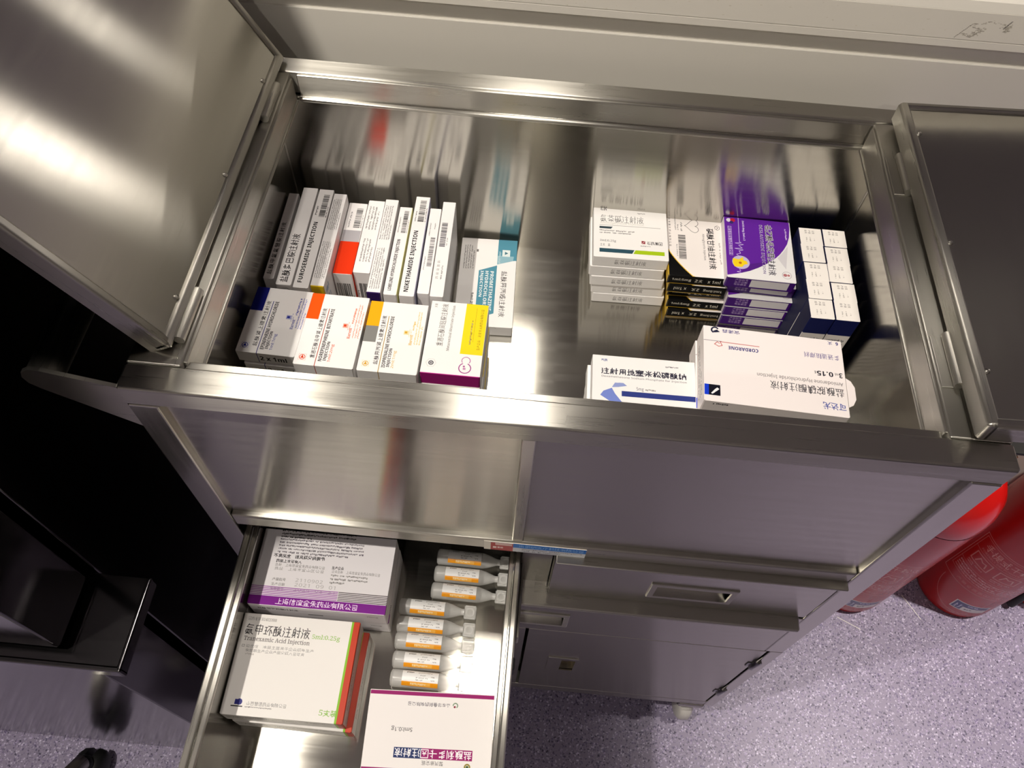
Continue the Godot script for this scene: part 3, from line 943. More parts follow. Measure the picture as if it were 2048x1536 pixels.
func build_open_drawer(cart: Node3D):
	var st := begin()
	cbox(st, Vector3(-0.2690, 0.5600, -0.245), Vector3(-0.0225, 0.5620, 0.262), 0.0004, 0)
	cbox(st, Vector3(-0.2690, 0.5600, -0.247), Vector3(-0.0225, 0.6480, -0.2455), 0.0004)
	cbox(st, Vector3(-0.2695, 0.5600, -0.245), Vector3(-0.2680, 0.6545, 0.262), 0.0004, 2)
	cbox(st, Vector3(-0.0238, 0.5600, -0.245), Vector3(-0.0223, 0.6545, 0.262), 0.0004, 2)
	var dr := put(st, "drawer", M.steel_bay, cart)
	st = begin()
	cbox(st, Vector3(-0.2735, 0.6510, -0.245), Vector3(-0.2672, 0.6560, 0.262), 0.0016, 2)
	cbox(st, Vector3(-0.2668, 0.6490, -0.245), Vector3(-0.2618, 0.6535, 0.262), 0.0012, 2)
	put(st, "rim", M.steel_rail, dr)
	st = begin()
	cbox(st, Vector3(-0.0228, 0.6510, -0.245), Vector3(-0.0170, 0.6560, 0.262), 0.0016, 2)
	cbox(st, Vector3(-0.0280, 0.6495, -0.245), Vector3(-0.0231, 0.6540, 0.262), 0.0012, 2)
	put(st, "rim", M.steel_rail, dr)
	st = begin()
	holed_plate(st, Vector3(-0.2770, 0.5592, 0.262), Vector3(-0.0140, 0.6690, 0.272), Vector2(-0.188, 0.588), Vector2(-0.1162, 0.615))
	put(st, "front_plate", M.steel_front, dr)
	handle_pocket(dr, -0.1940, -0.1102, 0.582, 0.621, 0.272)
	for s in [0, 1]:
		var x := -0.0216 if s == 0 else -0.2765
		st = begin()
		cbox(st, Vector3(x, 0.586, -0.26), Vector3(x + 0.0035, 0.606, 0.078), 0.0008, 2)
		cbox(st, Vector3(x + 0.004, 0.590, -0.26), Vector3(x + 0.0062, 0.602, 0.078), 0.0006, 2)
		cbox(st, Vector3(x + 0.0066, 0.586, -0.26), Vector3(x + 0.0090, 0.606, 0.060), 0.0006, 2)
		put(st, "slide", M.steel_rail, dr)
		st = begin()
		cbox(st, Vector3(x - 0.0002, 0.585, 0.078), Vector3(x + 0.0075, 0.607, 0.089), 0.001)
		put(st, "slide_stop", M.black_rubber, dr)

func build_lids(cart: Node3D):
	var ang := deg_to_rad(61.2)
	var frames := [
		Transform3D(Basis(Vector3(-cos(ang), sin(ang), 0), Vector3(sin(ang), cos(ang), 0), Vector3(0, 0, -1)), Vector3(-0.268, 0.905, 0)),
		Transform3D(Basis(Vector3(0.9994, 0.035, 0), Vector3(-0.035, 0.9994, 0), Vector3(0, 0, 1)), Vector3(0.2700, 0.9035, 0))]
	var spans := [Vector2(0.031, 0.3515), Vector2(-0.3400, -0.0180)]
	for k in 2:
		var f: Transform3D = frames[k]
		var z0: float = spans[k].x
		var z1: float = spans[k].y
		var up := 0.0 if k == 0 else 0.020
		var long := 0.238 if k == 0 else 0.277
		var st := begin()
		cbox(st, Vector3(0.006, up - 0.0200, z0 + 0.006), Vector3(long - 0.006, up - 0.0030, z1 - 0.006), 0.0006, 2, {}, f)
		var lid := put(st, "lid", M.steel_lid, cart)
		lid.set_meta("label", "left lid leaning outwards" if k == 0 else "right lid folded back flat")
		st = begin()
		cbox(st, Vector3(0.0, up - 0.0205, z0), Vector3(0.0090, up, z1), 0.0028, 2, {}, f)
		cbox(st, Vector3(long - 0.0090, up - 0.0205, z0), Vector3(long, up, z1), 0.0028, 2, {}, f)
		cbox(st, Vector3(0.002, up - 0.0203, z0), Vector3(long - 0.002, up - 0.0002, z0 + 0.0080), 0.0026, 0, {}, f)
		cbox(st, Vector3(0.002, up - 0.0203, z1 - 0.0080), Vector3(long - 0.002, up - 0.0002, z1), 0.0026, 0, {}, f)
		put(st, "rim", M.steel_rail, lid)
		for e in [0.12, 0.5, 0.86]:
			st = begin()
			lathe(st, [Vector2(0.0022, 0.0), Vector2(0.0018, 0.0012), Vector2(0.0, 0.0016)], 8, f * Transform3D(Basis.IDENTITY, Vector3(0.0105, up - 0.0031, lerpf(z0, z1, e))))
			put(st, "weld_spot", M.steel_rail, lid)
		for z in ([-0.2712, -0.0832] if k == 1 else [-0.292, -0.062]):
			st = begin()
			var hx := 0.2705 if k == 1 else -0.2675
			tube(st, [Vector3(hx, 0.9035, z - 0.022), Vector3(hx, 0.9035, z), Vector3(hx, 0.9035, z + 0.022)], 0.0040, 12)
			if k == 1:
				cbox(st, Vector3(hx - 0.011, 0.8992, z - 0.022), Vector3(hx, 0.9006, z + 0.022), 0.0005, 2)
			put(st, "hinge", M.steel_rail, lid)

# ---------------------------------------------------------------- what stands beside the cart on the left
func build_neighbours():
	var cab := thing("steel_cabinet", "dark mirror-like steel cabinet standing left of the emergency cart", "cabinet")
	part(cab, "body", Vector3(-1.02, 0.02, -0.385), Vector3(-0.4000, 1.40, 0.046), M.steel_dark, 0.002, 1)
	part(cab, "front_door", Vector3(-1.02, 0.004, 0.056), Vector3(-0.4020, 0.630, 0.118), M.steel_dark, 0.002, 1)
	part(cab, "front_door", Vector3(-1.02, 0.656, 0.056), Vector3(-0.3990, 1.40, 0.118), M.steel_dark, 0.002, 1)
	part(cab, "plinth", Vector3(-1.01, 0.0, -0.38), Vector3(-0.41, 0.021, 0.10), M.dark, 0.001)
	var st := begin()
	cbox(st, Vector3(-1.02, 0.6395, 0.048), Vector3(-0.3480, 0.6440, 0.1300), 0.001)
	cbox(st, Vector3(-1.02, 0.6330, 0.1270), Vector3(-0.3460, 0.6500, 0.1320), 0.0015)
	cbox(st, Vector3(-0.3500, 0.6330, 0.050), Vector3(-0.3460, 0.6500, 0.1310), 0.0015, 2)
	put(st, "pull_out_shelf", M.steel_dark, cab)
	# rolling base whose castor touches the cabinet's foot
	var base := thing("rolling_stand", "rolling stand with bent tube leg and castor before the cabinet's foot", "stand", Vector3(-0.63, 0, 0.46))
	st = begin()
	lathe(st, [Vector2(0, 0.055), Vector2(0.034, 0.055), Vector2(0.036, 0.062), Vector2(0.034, 0.100), Vector2(0.022, 0.110), Vector2(0, 0.110)], 20)
	put(st, "hub", M.steel_rail, base)
	for k in 5:
		var a := -PI / 2 + 0.03 + TAU * k / 5
		var d := Vector3(cos(a), 0, sin(a))
		st = begin()
		tube(st, [d * 0.02 + Vector3.UP * 0.088, d * 0.13 + Vector3.UP * 0.092, d * 0.20 + Vector3.UP * 0.093, d * 0.26 + Vector3.UP * 0.090, d * 0.29 + Vector3.UP * 0.080, d * 0.303 + Vector3.UP * 0.062], 0.0125, 14)
		var leg := put(st, "leg", M.steel_rail, base)
		var side := Vector3(-d.z, 0, d.x)
		var c := d * 0.303 + Vector3.UP * 0.026
		st = begin()
		lathe(st, [Vector2(0, 0.062), Vector2(0.010, 0.062), Vector2(0.0135, 0.056), Vector2(0.0135, 0.046), Vector2(0.010, 0.043), Vector2(0, 0.043)], 14, Transform3D(Basis.IDENTITY, d * 0.303))
		for s in [-1, 1]:
			lathe(st, [Vector2(0.0, 0.013), Vector2(0.010, 0.0125), Vector2(0.019, 0.010), Vector2(0.0245, 0.004), Vector2(0.026, -0.004), Vector2(0.010, -0.008), Vector2(0, -0.008)], 20, Transform3D(Basis(Vector3.UP.cross(side * s).normalized(), side * s, (side * s).cross(Vector3.UP.cross(side * s).normalized() * -1.0)).orthonormalized(), c + side * s * 0.010))
		put(st, "castor", M.black_rubber, leg)
		st = begin()
		lathe(st, [Vector2(0.0, 0.0265), Vector2(0.004, 0.026), Vector2(0.006, 0.0235), Vector2(0.006, 0.022), Vector2(0, 0.022)], 10, Transform3D(Basis(Vector3.RIGHT, PI / 2) if absf(d.z) < 0.5 else Basis(Vector3.BACK, PI / 2), c))
		put(st, "axle_cap", M.steel_rail, leg)

# ---------------------------------------------------------------- fire extinguishers
func build_extinguishers():
	sheet(440.0, 300.0, 0.0, Color(0.70, 0.07, 0.06), 2.6)
	var pale := Color(0.86, 0.62, 0.58)
	for f in [0, 1]:
		var x: float = 20.0 + f * 220.0
		var y := 95.0
		line([Vector2(x, y), Vector2(x + 150, y), Vector2(x + 150, y + 118), Vector2(x, y + 118), Vector2(x, y)], 0.9, pale)
		line([Vector2(x + 4, y + 4), Vector2(x + 146, y + 4), Vector2(x + 146, y + 100), Vector2(x + 4, y + 100), Vector2(x + 4, y + 4)], 0.7, pale)
		han("手提式干粉灭火器", x + 75, y + 16, 122, 15, pale, 0, 0.10)
		lat("PORTABLE DRY POWDER FIRE EXTINGUISHER", x + 75, y + 28, 122, 3.4, pale)
		line([Vector2(x + 4, y + 33), Vector2(x + 146, y + 33)], 0.7, pale)
		for k in 3:
			var bx: float = x + 14 + k * 44
			line([Vector2(bx, y + 38), Vector2(bx + 32, y + 38), Vector2(bx + 32, y + 58), Vector2(bx, y + 58), Vector2(bx, y + 38)], 1.6, pale)
			line([Vector2(bx + 8, y + 54), Vector2(bx + 12, y + 43), Vector2(bx + 18, y + 47), Vector2(bx + 24, y + 45), Vector2(bx + 26, y + 54)], 2.0, pale)
			small_print(bx, y + 62, 32, 8, 2, Color(0.80, 0.50, 0.47), true)
		line([Vector2(x + 4, y + 73), Vector2(x + 146, y + 73)], 0.7, pale)
		small_print(x + 8, y + 76, 134, 22, 4, Color(0.82, 0.52, 0.49), true)
		ring(x + 75, y + 128, 62, 0.8, pale, 0.0, PI)
		han("产品合格中国人民公司", x + 75, y + 109, 96, 6, pale, 0, 0.09)
		rect(x + 58, y + 152, 58, 26, Color(0.88, 0.87, 0.84))
		rect(x + 60, y + 154, 54, 11, Color(0.14, 0.15, 0.42))
		rect(x + 60, y + 154, 15, 22, Color(0.14, 0.15, 0.42))
		small_print(x + 62, y + 156, 12, 18, 2, Color(0.75, 0.75, 0.85), false)
		small_print(x + 80, y + 156, 30, 7, 1, Color(0.70, 0.70, 0.85), true)
		small_print(x + 80, y + 167, 30, 9, 1, Color(0.4, 0.4, 0.4), true)
	var wrap := print_material(0.26, 0.55)
	wrap.texture_repeat = true
	var labels := ["red fire extinguisher next to the cart's right side", "red fire extinguisher with printed panel, in the middle of the three", "red fire extinguisher at the right end, mostly out of view"]
	var spots := [Vector3(0.571, 0, -0.262), Vector3(0.768, 0, -0.272), Vector3(0.935, 0, -0.285)]
	var turns := [4.0, -8.0, 131.0]
	var proto: Node3D
	for k in 3:
		var e: Node3D
		if k == 0:
			e = thing("fire_extinguisher", labels[0], "fire extinguisher", spots[0], turns[0], "fire extinguishers by the wall")
			proto = e
			var st := begin()
			lathe(st, [Vector2(0.0655, 0.010), Vector2(0.0690, 0.020), Vector2(0.0690, 0.350)], 56)
			put(st, "shell", wrap, e)
			st = begin()
			lathe(st, [Vector2(0, 0.004), Vector2(0.055, 0.002), Vector2(0.060, 0.0), Vector2(0.0655, 0.004), Vector2(0.0665, 0.012), Vector2(0.060, 0.014)], 40)
			put(st, "foot_ring", M.red_paint, e)
			st = begin()
			lathe(st, [Vector2(0.0686, 0.3510), Vector2(0.0692, 0.3600), Vector2(0.0680, 0.3820), Vector2(0.0630, 0.4040), Vector2(0.0530, 0.4220), Vector2(0.0380, 0.4350), Vector2(0.0220, 0.4420), Vector2(0.0200, 0.4520), Vector2(0.0, 0.4520)], 48)
			put(st, "shoulder", M.red_paint, e)
			st = begin()
			lathe(st, [Vector2(0.017, 0.4470), Vector2(0.017, 0.4820), Vector2(0.013, 0.4880), Vector2(0.0, 0.4880)], 20)
			cbox(st, Vector3(-0.014, 0.4700, -0.012), Vector3(0.030, 0.4880, 0.012), 0.003)
			put(st, "valve", M.brass, e)
			st = begin()
			cbox(st, Vector3(-0.012, 0.4890, -0.010), Vector3(0.095, 0.4950, 0.010), 0.002, 0, {}, Transform3D(Basis(Vector3.UP, PI) * Basis(Vector3.BACK, 0.18), Vector3(0, -0.002, 0)))
			cbox(st, Vector3(-0.005, 0.4670, -0.009), Vector3(0.085, 0.4730, 0.009), 0.002, 0, {}, Transform3D(Basis(Vector3.UP, PI) * Basis(Vector3.BACK, -0.08), Vector3(0, 0.006, 0)))
			put(st, "lever", M.black_rubber, e)
			st = begin()
			lathe(st, [Vector2(0, 0), Vector2(0.013, 0), Vector2(0.014, 0.004), Vector2(0.013, 0.010), Vector2(0, 0.011)], 16, Transform3D(Basis(Vector3.RIGHT, PI / 2), Vector3(0, 0.4660, 0.014)))
			put(st, "gauge", M.white_paint, e)
			st = begin()
			tube(st, [Vector3(0, 0.4770, -0.012), Vector3(0.01, 0.4780, -0.05), Vector3(0.018, 0.4570, -0.082), Vector3(0.020, 0.40, -0.090), Vector3(0.018, 0.22, -0.086), Vector3(0.016, 0.06, -0.084), Vector3(0.016, 0.012, -0.092)], 0.0078, 12)
			put(st, "hose", M.black_rubber, e)
		else:
			e = proto.duplicate()
			e.name = numbered("fire_extinguisher", self)
			add_child(e)
			e.position = spots[k]
			e.set_meta("label", labels[k])
		e.rotation_degrees.y = turns[k]

# ---------------------------------------------------------------- cartons
# a folding carton: body and tuck flap, printed from one sheet; origin at the middle of its base
func carton(called: String, w: float, t: float, d: float, edge: float, mat: Material, flap := true) -> Node3D:
	var o := Node3D.new()
	o.name = numbered(called, self)
	add_child(o)
	var st := begin()
	var mn := Vector3(-w / 2, 0, -d / 2)
	var mx := Vector3(w / 2, t, d / 2)
	var net := {"ts": edge}
	cbox(st, mn, mx, 0.0005, 0, net)
	put(st, "body", mat, o)
	if flap:
		st = begin()
		cbox(st, Vector3(-w / 2 + 0.0008, 0.0006, d / 2 - 0.0004), Vector3(w / 2 - 0.0008, t - 0.0002, d / 2 + 0.0004), 0.0002, 0, net, Transform3D.IDENTITY, [mn, mx])
		put(st, "tuck_flap", mat, o)
	return o

func place(o: Node3D, at: Vector3, yaw: float, label: String, group := "", roll := 0.0):
	o.position = at
	o.rotation_degrees = Vector3(0, yaw, roll)
	tag(o, label, "medicine box", group)

func again(o: Node3D, at: Vector3, yaw: float, label: String, group := "", roll := 0.0) -> Node3D:
	var base := String(o.name)
	var cut := base.rfind("_")
	if cut > 0 and base.substr(cut + 1).is_valid_int():
		base = base.left(cut)
	var c := o.duplicate()
	c.name = numbered(base, self)
	add_child(c)
	place(c, at, yaw, label, group, roll)
	return c

const BAY := 0.7027
const INK := Color(0.16, 0.15, 0.16)
const GREY := Color(0.45, 0.44, 0.44)

func standing(kind: String, w: float, t: float, d: float) -> Node3D:
	# the cartons that stand on edge in the back row: their spine is the top face
	var W := w * 1000.0
	var D := d * 1000.0
	var e := 30.0
	sheet(W, D, e, Color(0.93, 0.92, 0.92))
	match kind:
		"metoclopramide":
			rect(-e, -e, W + 2 * e, D + 2 * e, Color(0.90, 0.89, 0.89))
			han("盐酸甲氧氯普胺注射液", W * 0.42, D * 0.66, D * 0.60, W * 0.44, INK, 270, 0.1)
		"dopamine":
			han("盐酸多巴胺注射液", W * 0.46, D * 0.74, D * 0.48, W * 0.50, INK, 270, 0.1)
			line([Vector2(1, D + 3), Vector2(W * 0.7, D + 2.2), Vector2(W - 1, D + 4)], 0.3, GREY)
		"furosemide":
			lat("FUROSEMIDE INJECTION", W * 0.40, D * 0.655, D * 0.60, W * 0.34, Color(0.05, 0.05, 0.05), 270, "b")
			barcode(W * 0.42, D * 0.06, W * 0.40, D * 0.24, false)
			small_print(W * 0.12, D * 0.08, W * 0.18, D * 0.20, 1, INK, false)
			small_print(W * 0.86, D * 0.06, W * 0.10, D * 0.24, 1, INK, false)
		"yellow_end":
			small_print(W * 0.10, D * 0.03, W * 0.82, D * 0.38, 6, GREY, false)
			small_print(W * 0.10, D * 0.50, W * 0.82, D * 0.42, 6, GREY, false)
			rect(-0.2, D * 0.995, W + 0.4, e, Color(0.86, 0.72, 0.07))
			small_print(W + 3, D - 14, 14, 10, 3, Color(0.4, 0.5, 0.62), false)
		"orange_band":
			rect(0, D * 0.40, W, D * 0.17, Color(0.68, 0.67, 0.69))
			rect(-e, D * 0.56, W + 2 * e, D * 0.44, Color(0.88, 0.20, 0.03))
			rect(-e, D - 1.2, e - 1, e, Color(0.9, 0.89, 0.89))
			barcode(W * 0.50, D * 0.08, W * 0.34, D * 0.28, false)
			small_print(W * 0.18, D * 0.08, W * 0.16, D * 0.28, 1, GREY, false)
			small_print(W * 0.86, D * 0.08, W * 0.10, D * 0.28, 1, GREY, false)
			rect(-e, D, W + 2 * e, e, Color(0.90, 0.89, 0.88))
			barcode(W * 0.12, D + 7, W * 0.70, 20, true)
			small_print(W * 0.84, D + 8, W * 0.12, 18, 1, GREY, false)
		"text_spine":
			small_print(W * 0.12, D * 0.06, W * 0.74, D * 0.36, 4, GREY, false)
			small_print(W * 0.20, D * 0.52, W * 0.70, D * 0.34, 4, GREY, false)
			barcode(W * 0.25, D + 8, W * 0.55, 20, true)
			small_print(W * 0.08, D + 8, W * 0.14, 18, 1, GREY, false)
		"purple_end":
			small_print(W * 0.10, D * 0.03, W * 0.80, D * 0.42, 5, GREY, false)
			small_print(W * 0.10, D * 0.50, W * 0.80, D * 0.46, 5, GREY, false)
			rect(-0.2, D * 0.995, W + 0.4, e, Color(0.17, 0.05, 0.33))
		"lobeline":
			lat("LOBELINE HYDROCHLORIDE INJECTION", W * 0.42, D * 0.675, D * 0.57, W * 0.30, Color(0.10, 0.10, 0.12), 270, "b")
			barcode(W * 0.42, D * 0.05, W * 0.36, D * 0.26, false)
			small_print(W * 0.14, D * 0.05, W * 0.16, D * 0.26, 1, GREY, false)
			small_print(W * 0.82, D * 0.05, W * 0.12, D * 0.26, 1, GREY, false)
			rect(W, 0, e, D, Color(0.88, 0.87, 0.62))
		"nikethamide":
			lat("NIKETHAMIDE INJECTION", W * 0.44, D * 0.665, D * 0.60, W * 0.36, Color(0.07, 0.07, 0.09), 270, "b")
			barcode(W * 0.36, D * 0.04, W * 0.42, D * 0.23, false)
			small_print(W * 0.14, D * 0.05, W * 0.14, D * 0.22, 1, INK, false)
			small_print(W * 0.84, D * 0.04, W * 0.10, D * 0.23, 1, INK, false)
			rect(W, 0, e, D, Color(0.80, 0.80, 0.90))
		"plain_barcode":
			barcode(W * 0.44, D * 0.36, W * 0.40, D * 0.34, false, Color(0.25, 0.25, 0.27))
			small_print(W * 0.20, D * 0.12, W * 0.16, D * 0.22, 1, GREY, false)
			small_print(W * 0.60, D * 0.10, W * 0.16, D * 0.16, 1, GREY, false)
			small_print(W * 0.16, D * 0.40, W * 0.16, D * 0.34, 1, GREY, false)
		"trace_code":
			barcode(W * 0.16, D * 0.24, W * 0.44, D * 0.26, false, Color(0.22, 0.22, 0.26))
			small_print(W * 0.66, D * 0.26, W * 0.12, D * 0.22, 1, GREY, false)
			han("药品追溯码", W * 0.32, D * 0.735, D * 0.20, W * 0.20, GREY, 270, 0.07)
			small_print(W * 0.56, D * 0.64, W * 0.20, D * 0.19, 1, GREY, false)
	return carton("medicine_box", w, t, d, e / 1000.0, print_material())

# the flat cartons of one maker: colour block in the back left corner, name along the left side
func ampoule_carton(w: float, t: float, d: float, block: Color, ink: Color, block2, name_cn: String, name_en: String, dose: String, side: String) -> Material:
	var W := w * 1000.0
	var D := d * 1000.0
	var e := t * 1000.0
	sheet(W, D, e, Color(0.93, 0.925, 0.92))
	rect(-e, -0.3, W * 0.22 + e, D * 0.38, block)
	if block2 != null:
		rect(-e, D * 0.37, W * 0.22 + e, D * 0.23, block2)
	han(name_cn, W * 0.285, D * 0.56, D * 0.70, W * 0.075, INK, 270, 0.085)
	rect(W * 0.355, D * 0.21, W * 0.010, D * 0.79 + e, ink.darkened(0.2))
	lat(name_en, W * 0.425, D * 0.575, D * 0.73, W * 0.062, INK, 270, "b")
	lat("INJECTION", W * 0.505, D * 0.80, D * 0.26, W * 0.062, INK, 270, "b")
	lat(dose, W * 0.578, D * 0.82, D * 0.24, W * 0.062, ink, 270)
	line([Vector2(W * 0.07, D * 0.945), Vector2(W * 0.19, D * 0.945), Vector2(W * 0.19, D * 0.865), Vector2(W * 0.07, D * 0.865), Vector2(W * 0.07, D * 0.945)], 0.2, ink.lightened(0.5))
	ring(W * 0.13, D * 0.905, W * 0.045, 0.5, ink)
	poly([Vector2(W * 0.10, D * 0.92), Vector2(W * 0.13, D * 0.875), Vector2(W * 0.16, D * 0.92)], ink)
	rect(W * 0.66, D * 0.40, W * 0.085, D * 0.06, ink.lightened(0.55))
	rect(W * 0.675, D * 0.412, W * 0.045, D * 0.030, ink)
	small_print(W * 0.745, D * 0.36, W * 0.05, D * 0.13, 2, ink.lightened(0.3), false)
	small_print(W * 0.79, D * 0.06, W * 0.06, D * 0.33, 1, ink.lightened(0.2), false)
	lat("Harvest", W * 0.80, D * 0.53, D * 0.15, W * 0.05, ink, 270, "bs")
	small_print(W * 0.85, D * 0.07, W * 0.13, D * 0.52, 3, ink.lightened(0.35), false)
	if side != "":
		lat(side, W * 0.62, D + e * 0.5, W * 0.46, e * 0.42, Color(0.08, 0.08, 0.08), 0, "b")
	return print_material()

func build_bay_cartons():
	var y := 0.778 - BAY
	var row := "cartons standing on edge along the back wall of the bay"
	var spines := [
		["metoclopramide", 0.0100, y, 0.111, Vector3(-0.2755, BAY, -0.2560), 0.8, "narrow upright white box with black Chinese spine lettering, nearest to the bay's left wall"],
		["dopamine", 0.0146, y + 0.001, 0.126, Vector3(-0.2600, BAY, -0.2571), 0.9, "upright white box with black Chinese spine lettering, left of FUROSEMIDE INJECTION"],
		["furosemide", 0.0146, y, 0.1275, Vector3(-0.2440, BAY, -0.2569), 0.9, "white box lettered FUROSEMIDE INJECTION on its spine"],
		["yellow_end", 0.0128, y, 0.120, Vector3(-0.2292, BAY, -0.2563), 0.9, "white box with small print and a yellow front end"],
		["orange_band", 0.0186, 0.0625, 0.094, Vector3(-0.2130, BAY, -0.2712), 1.0, "low white box with a wide orange-red field and a grey band"],
		["text_spine", 0.0166, 0.0625, 0.096, Vector3(-0.1951, BAY, -0.2759), 0.8, "low white box with rows of small print, right of the orange-red one"],
		["purple_end", 0.0130, y, 0.120, Vector3(-0.1765, BAY, -0.2547), 0.9, "white box with small print and a dark purple front end"],
		["lobeline", 0.0126, y - 0.002, 0.112, Vector3(-0.1614, BAY, -0.2520), 0.9, "white box lettered LOBELINE HYDROCHLORIDE INJECTION on its spine"],
		["nikethamide", 0.0142, y + 0.001, 0.1275, Vector3(-0.1457, BAY, -0.2576), 1.1, "white box lettered NIKETHAMIDE INJECTION on its spine"],
		["plain_barcode", 0.0112, y - 0.002, 0.109, Vector3(-0.1316, BAY, -0.2552), 1.3, "narrow white box with a long barcode, between NIKETHAMIDE and the row's last box"],
		["trace_code", 0.0128, y, 0.1213, Vector3(-0.1186, BAY, -0.2577), 1.4, "white upright box with a barcode on its spine, rightmost of the upright row"]]
	for s in spines:
		var o := standing(s[0], s[1], s[2], s[3])
		place(o, s[4], s[5], s[6], row)
	# promethazine, lying flat
	promethazine()
	# the front row: stacks of flat cartons by the front rail
	var blue := Color(0.02, 0.05, 0.45)
	var orange := Color(0.90, 0.33, 0.02)
	var gold := Color(0.93, 0.67, 0.05)
	var stacks := [
		["EPINEPHRINE HYDROCHLORIDE", ampoule_carton(0.0515, 0.0145, 0.0710, blue, Color(0.10, 0.14, 0.55), null, "盐酸肾上腺素注射液", "EPINEPHRINE HYDROCHLORIDE", "1ml:1mg", "2 x 1ml"), Vector3(0.0515, 0.0145, 0.0710), Vector2(-0.2510, -0.1445), -1.4, 6, "white box lettered EPINEPHRINE HYDROCHLORIDE with a blue corner block"],
		["NOREPINEPHRINE BITARTRATE", ampoule_carton(0.0508, 0.0162, 0.0756, orange, Color(0.80, 0.25, 0.10), null, "重酒石酸去甲肾上腺素注射液", "NOREPINEPHRINE BITARTRATE", "1ml:2mg", ""), Vector3(0.0508, 0.0162, 0.0756), Vector2(-0.1971, -0.1331), -0.5, 6, "white box lettered NOREPINEPHRINE BITARTRATE with an orange corner block"],
		["ISOPRENALINE HYDROCHLORIDE", ampoule_carton(0.0508, 0.0162, 0.0735, gold, Color(0.80, 0.62, 0.20), Color(0.50, 0.50, 0.49), "盐酸异丙肾上腺素注射液", "ISOPRENALINE HYDROCHLORIDE", "2ml:1mg", ""), Vector3(0.0508, 0.0162, 0.0735), Vector2(-0.1441, -0.1317), 0.2, 6, "white box lettered ISOPRENALINE HYDROCHLORIDE with yellow and grey corner blocks"],
		["Metaraminol", metaraminol(), Vector3(0.0506, 0.0162, 0.0762), Vector2(-0.0914, -0.1364), 0.0, 6, "white box lettered Metaraminol with a yellow field and magenta end"]]
	var depth := ["", "second from the top", "third from the top", "fourth from the top", "fifth from the top", "bottom box"]
	for s in stacks:
		var z: Vector3 = s[2]
		var n: int = s[5]
		var top := carton("medicine_box", z.x, z.y, z.z, z.y, s[1])
		place(top, Vector3(s[3].x, BAY + z.y * (n - 1) + 0.0001 * n, s[3].y), s[4], s[6] + ", on top of its stack", "stacked boxes by the front rail")
		for k in range(1, n):
			var shift := Vector2(0.001 * ((k * 7) % 3 - 1), 0.0015 * ((k * 5) % 3 - 1))
			if s[0].begins_with("EPI") and k == 1:
				shift = Vector2(0.0045, 0.002)
			again(top, Vector3(s[3].x + shift.x, BAY + z.y * (n - 1 - k) + 0.0001 * (n - k), s[3].y + shift.y), s[4], "white box hidden under the %s box, %s" % [s[0], depth[k]], "stacked boxes by the front rail")
	build_right_group()

func promethazine():
	var w := 0.0597
	var d := 0.1168
	var t := 0.0146
	var W := w * 1000
	var D := d * 1000
	var e := t * 1000
	sheet(W, D, e, Color(0.93, 0.925, 0.92))
	var teal := Color(0.32, 0.56, 0.64)
	poly([Vector2(W * 0.66, -e), Vector2(W + e, -e), Vector2(W + e, D * 0.24), Vector2(W * 0.95, D * 0.25), Vector2(W * 0.66, D * 0.305)], teal)
	poly([Vector2(W * 0.66, D * 0.20), Vector2(W * 0.95, D * 0.20), Vector2(W * 0.94, D * 0.25), Vector2(W * 0.66, D * 0.305)], teal.lightened(0.35))
	poly([Vector2(W * 0.35, D * 0.385), Vector2(W * 0.665, D * 0.315), Vector2(W * 0.665, D * 0.86), Vector2(W * 0.35, D * 0.93)], teal)
	rect(W * 0.74, D * 0.125, W * 0.14, D * 0.080, Color(0.86, 0.90, 0.90))
	poly([Vector2(W * 0.845, D * 0.165), Vector2(W * 0.785, D * 0.145), Vector2(W * 0.785, D * 0.185)], teal.darkened(0.2))
	small_print(W * 0.67, D * 0.07, W * 0.06, D * 0.22, 1, teal.lightened(0.35), false)
	small_print(W * 0.06, D * 0.06, W * 0.20, D * 0.31, 5, GREY, false)
	rect(W * 0.28, D * 0.135, W * 0.035, D * 0.03, GREY)
	lat("PROMETHAZINE", W * 0.585, D * 0.61, D * 0.45, W * 0.062, Color(0.95, 0.95, 0.95), 90, "b")
	lat("HYDROCHLORIDE", W * 0.495, D * 0.625, D * 0.48, W * 0.062, Color(0.95, 0.95, 0.95), 90, "b")
	lat("INJECTION", W * 0.405, D * 0.535, D * 0.30, W * 0.062, Color(0.95, 0.95, 0.95), 90, "b")
	lat("1ml:25mg", W * 0.27, D * 0.75, D * 0.22, W * 0.055, INK, 90, "b")
	han("盐酸异丙嗪注射液", W * 0.80, D * 0.635, D * 0.52, W * 0.10, INK, 90, 0.075)
	line([Vector2(W * 0.05, D + e * 0.12), Vector2(W * 0.70, D + e * 0.10), Vector2(W * 0.72, D + e * 0.16)], 0.25, GREY)
	var o := carton("medicine_box", w, t, d, t, print_material())
	place(o, Vector3(-0.0775, BAY, -0.2712), 2.0, "white and teal box lettered PROMETHAZINE HYDROCHLORIDE, lying flat on the bay floor")

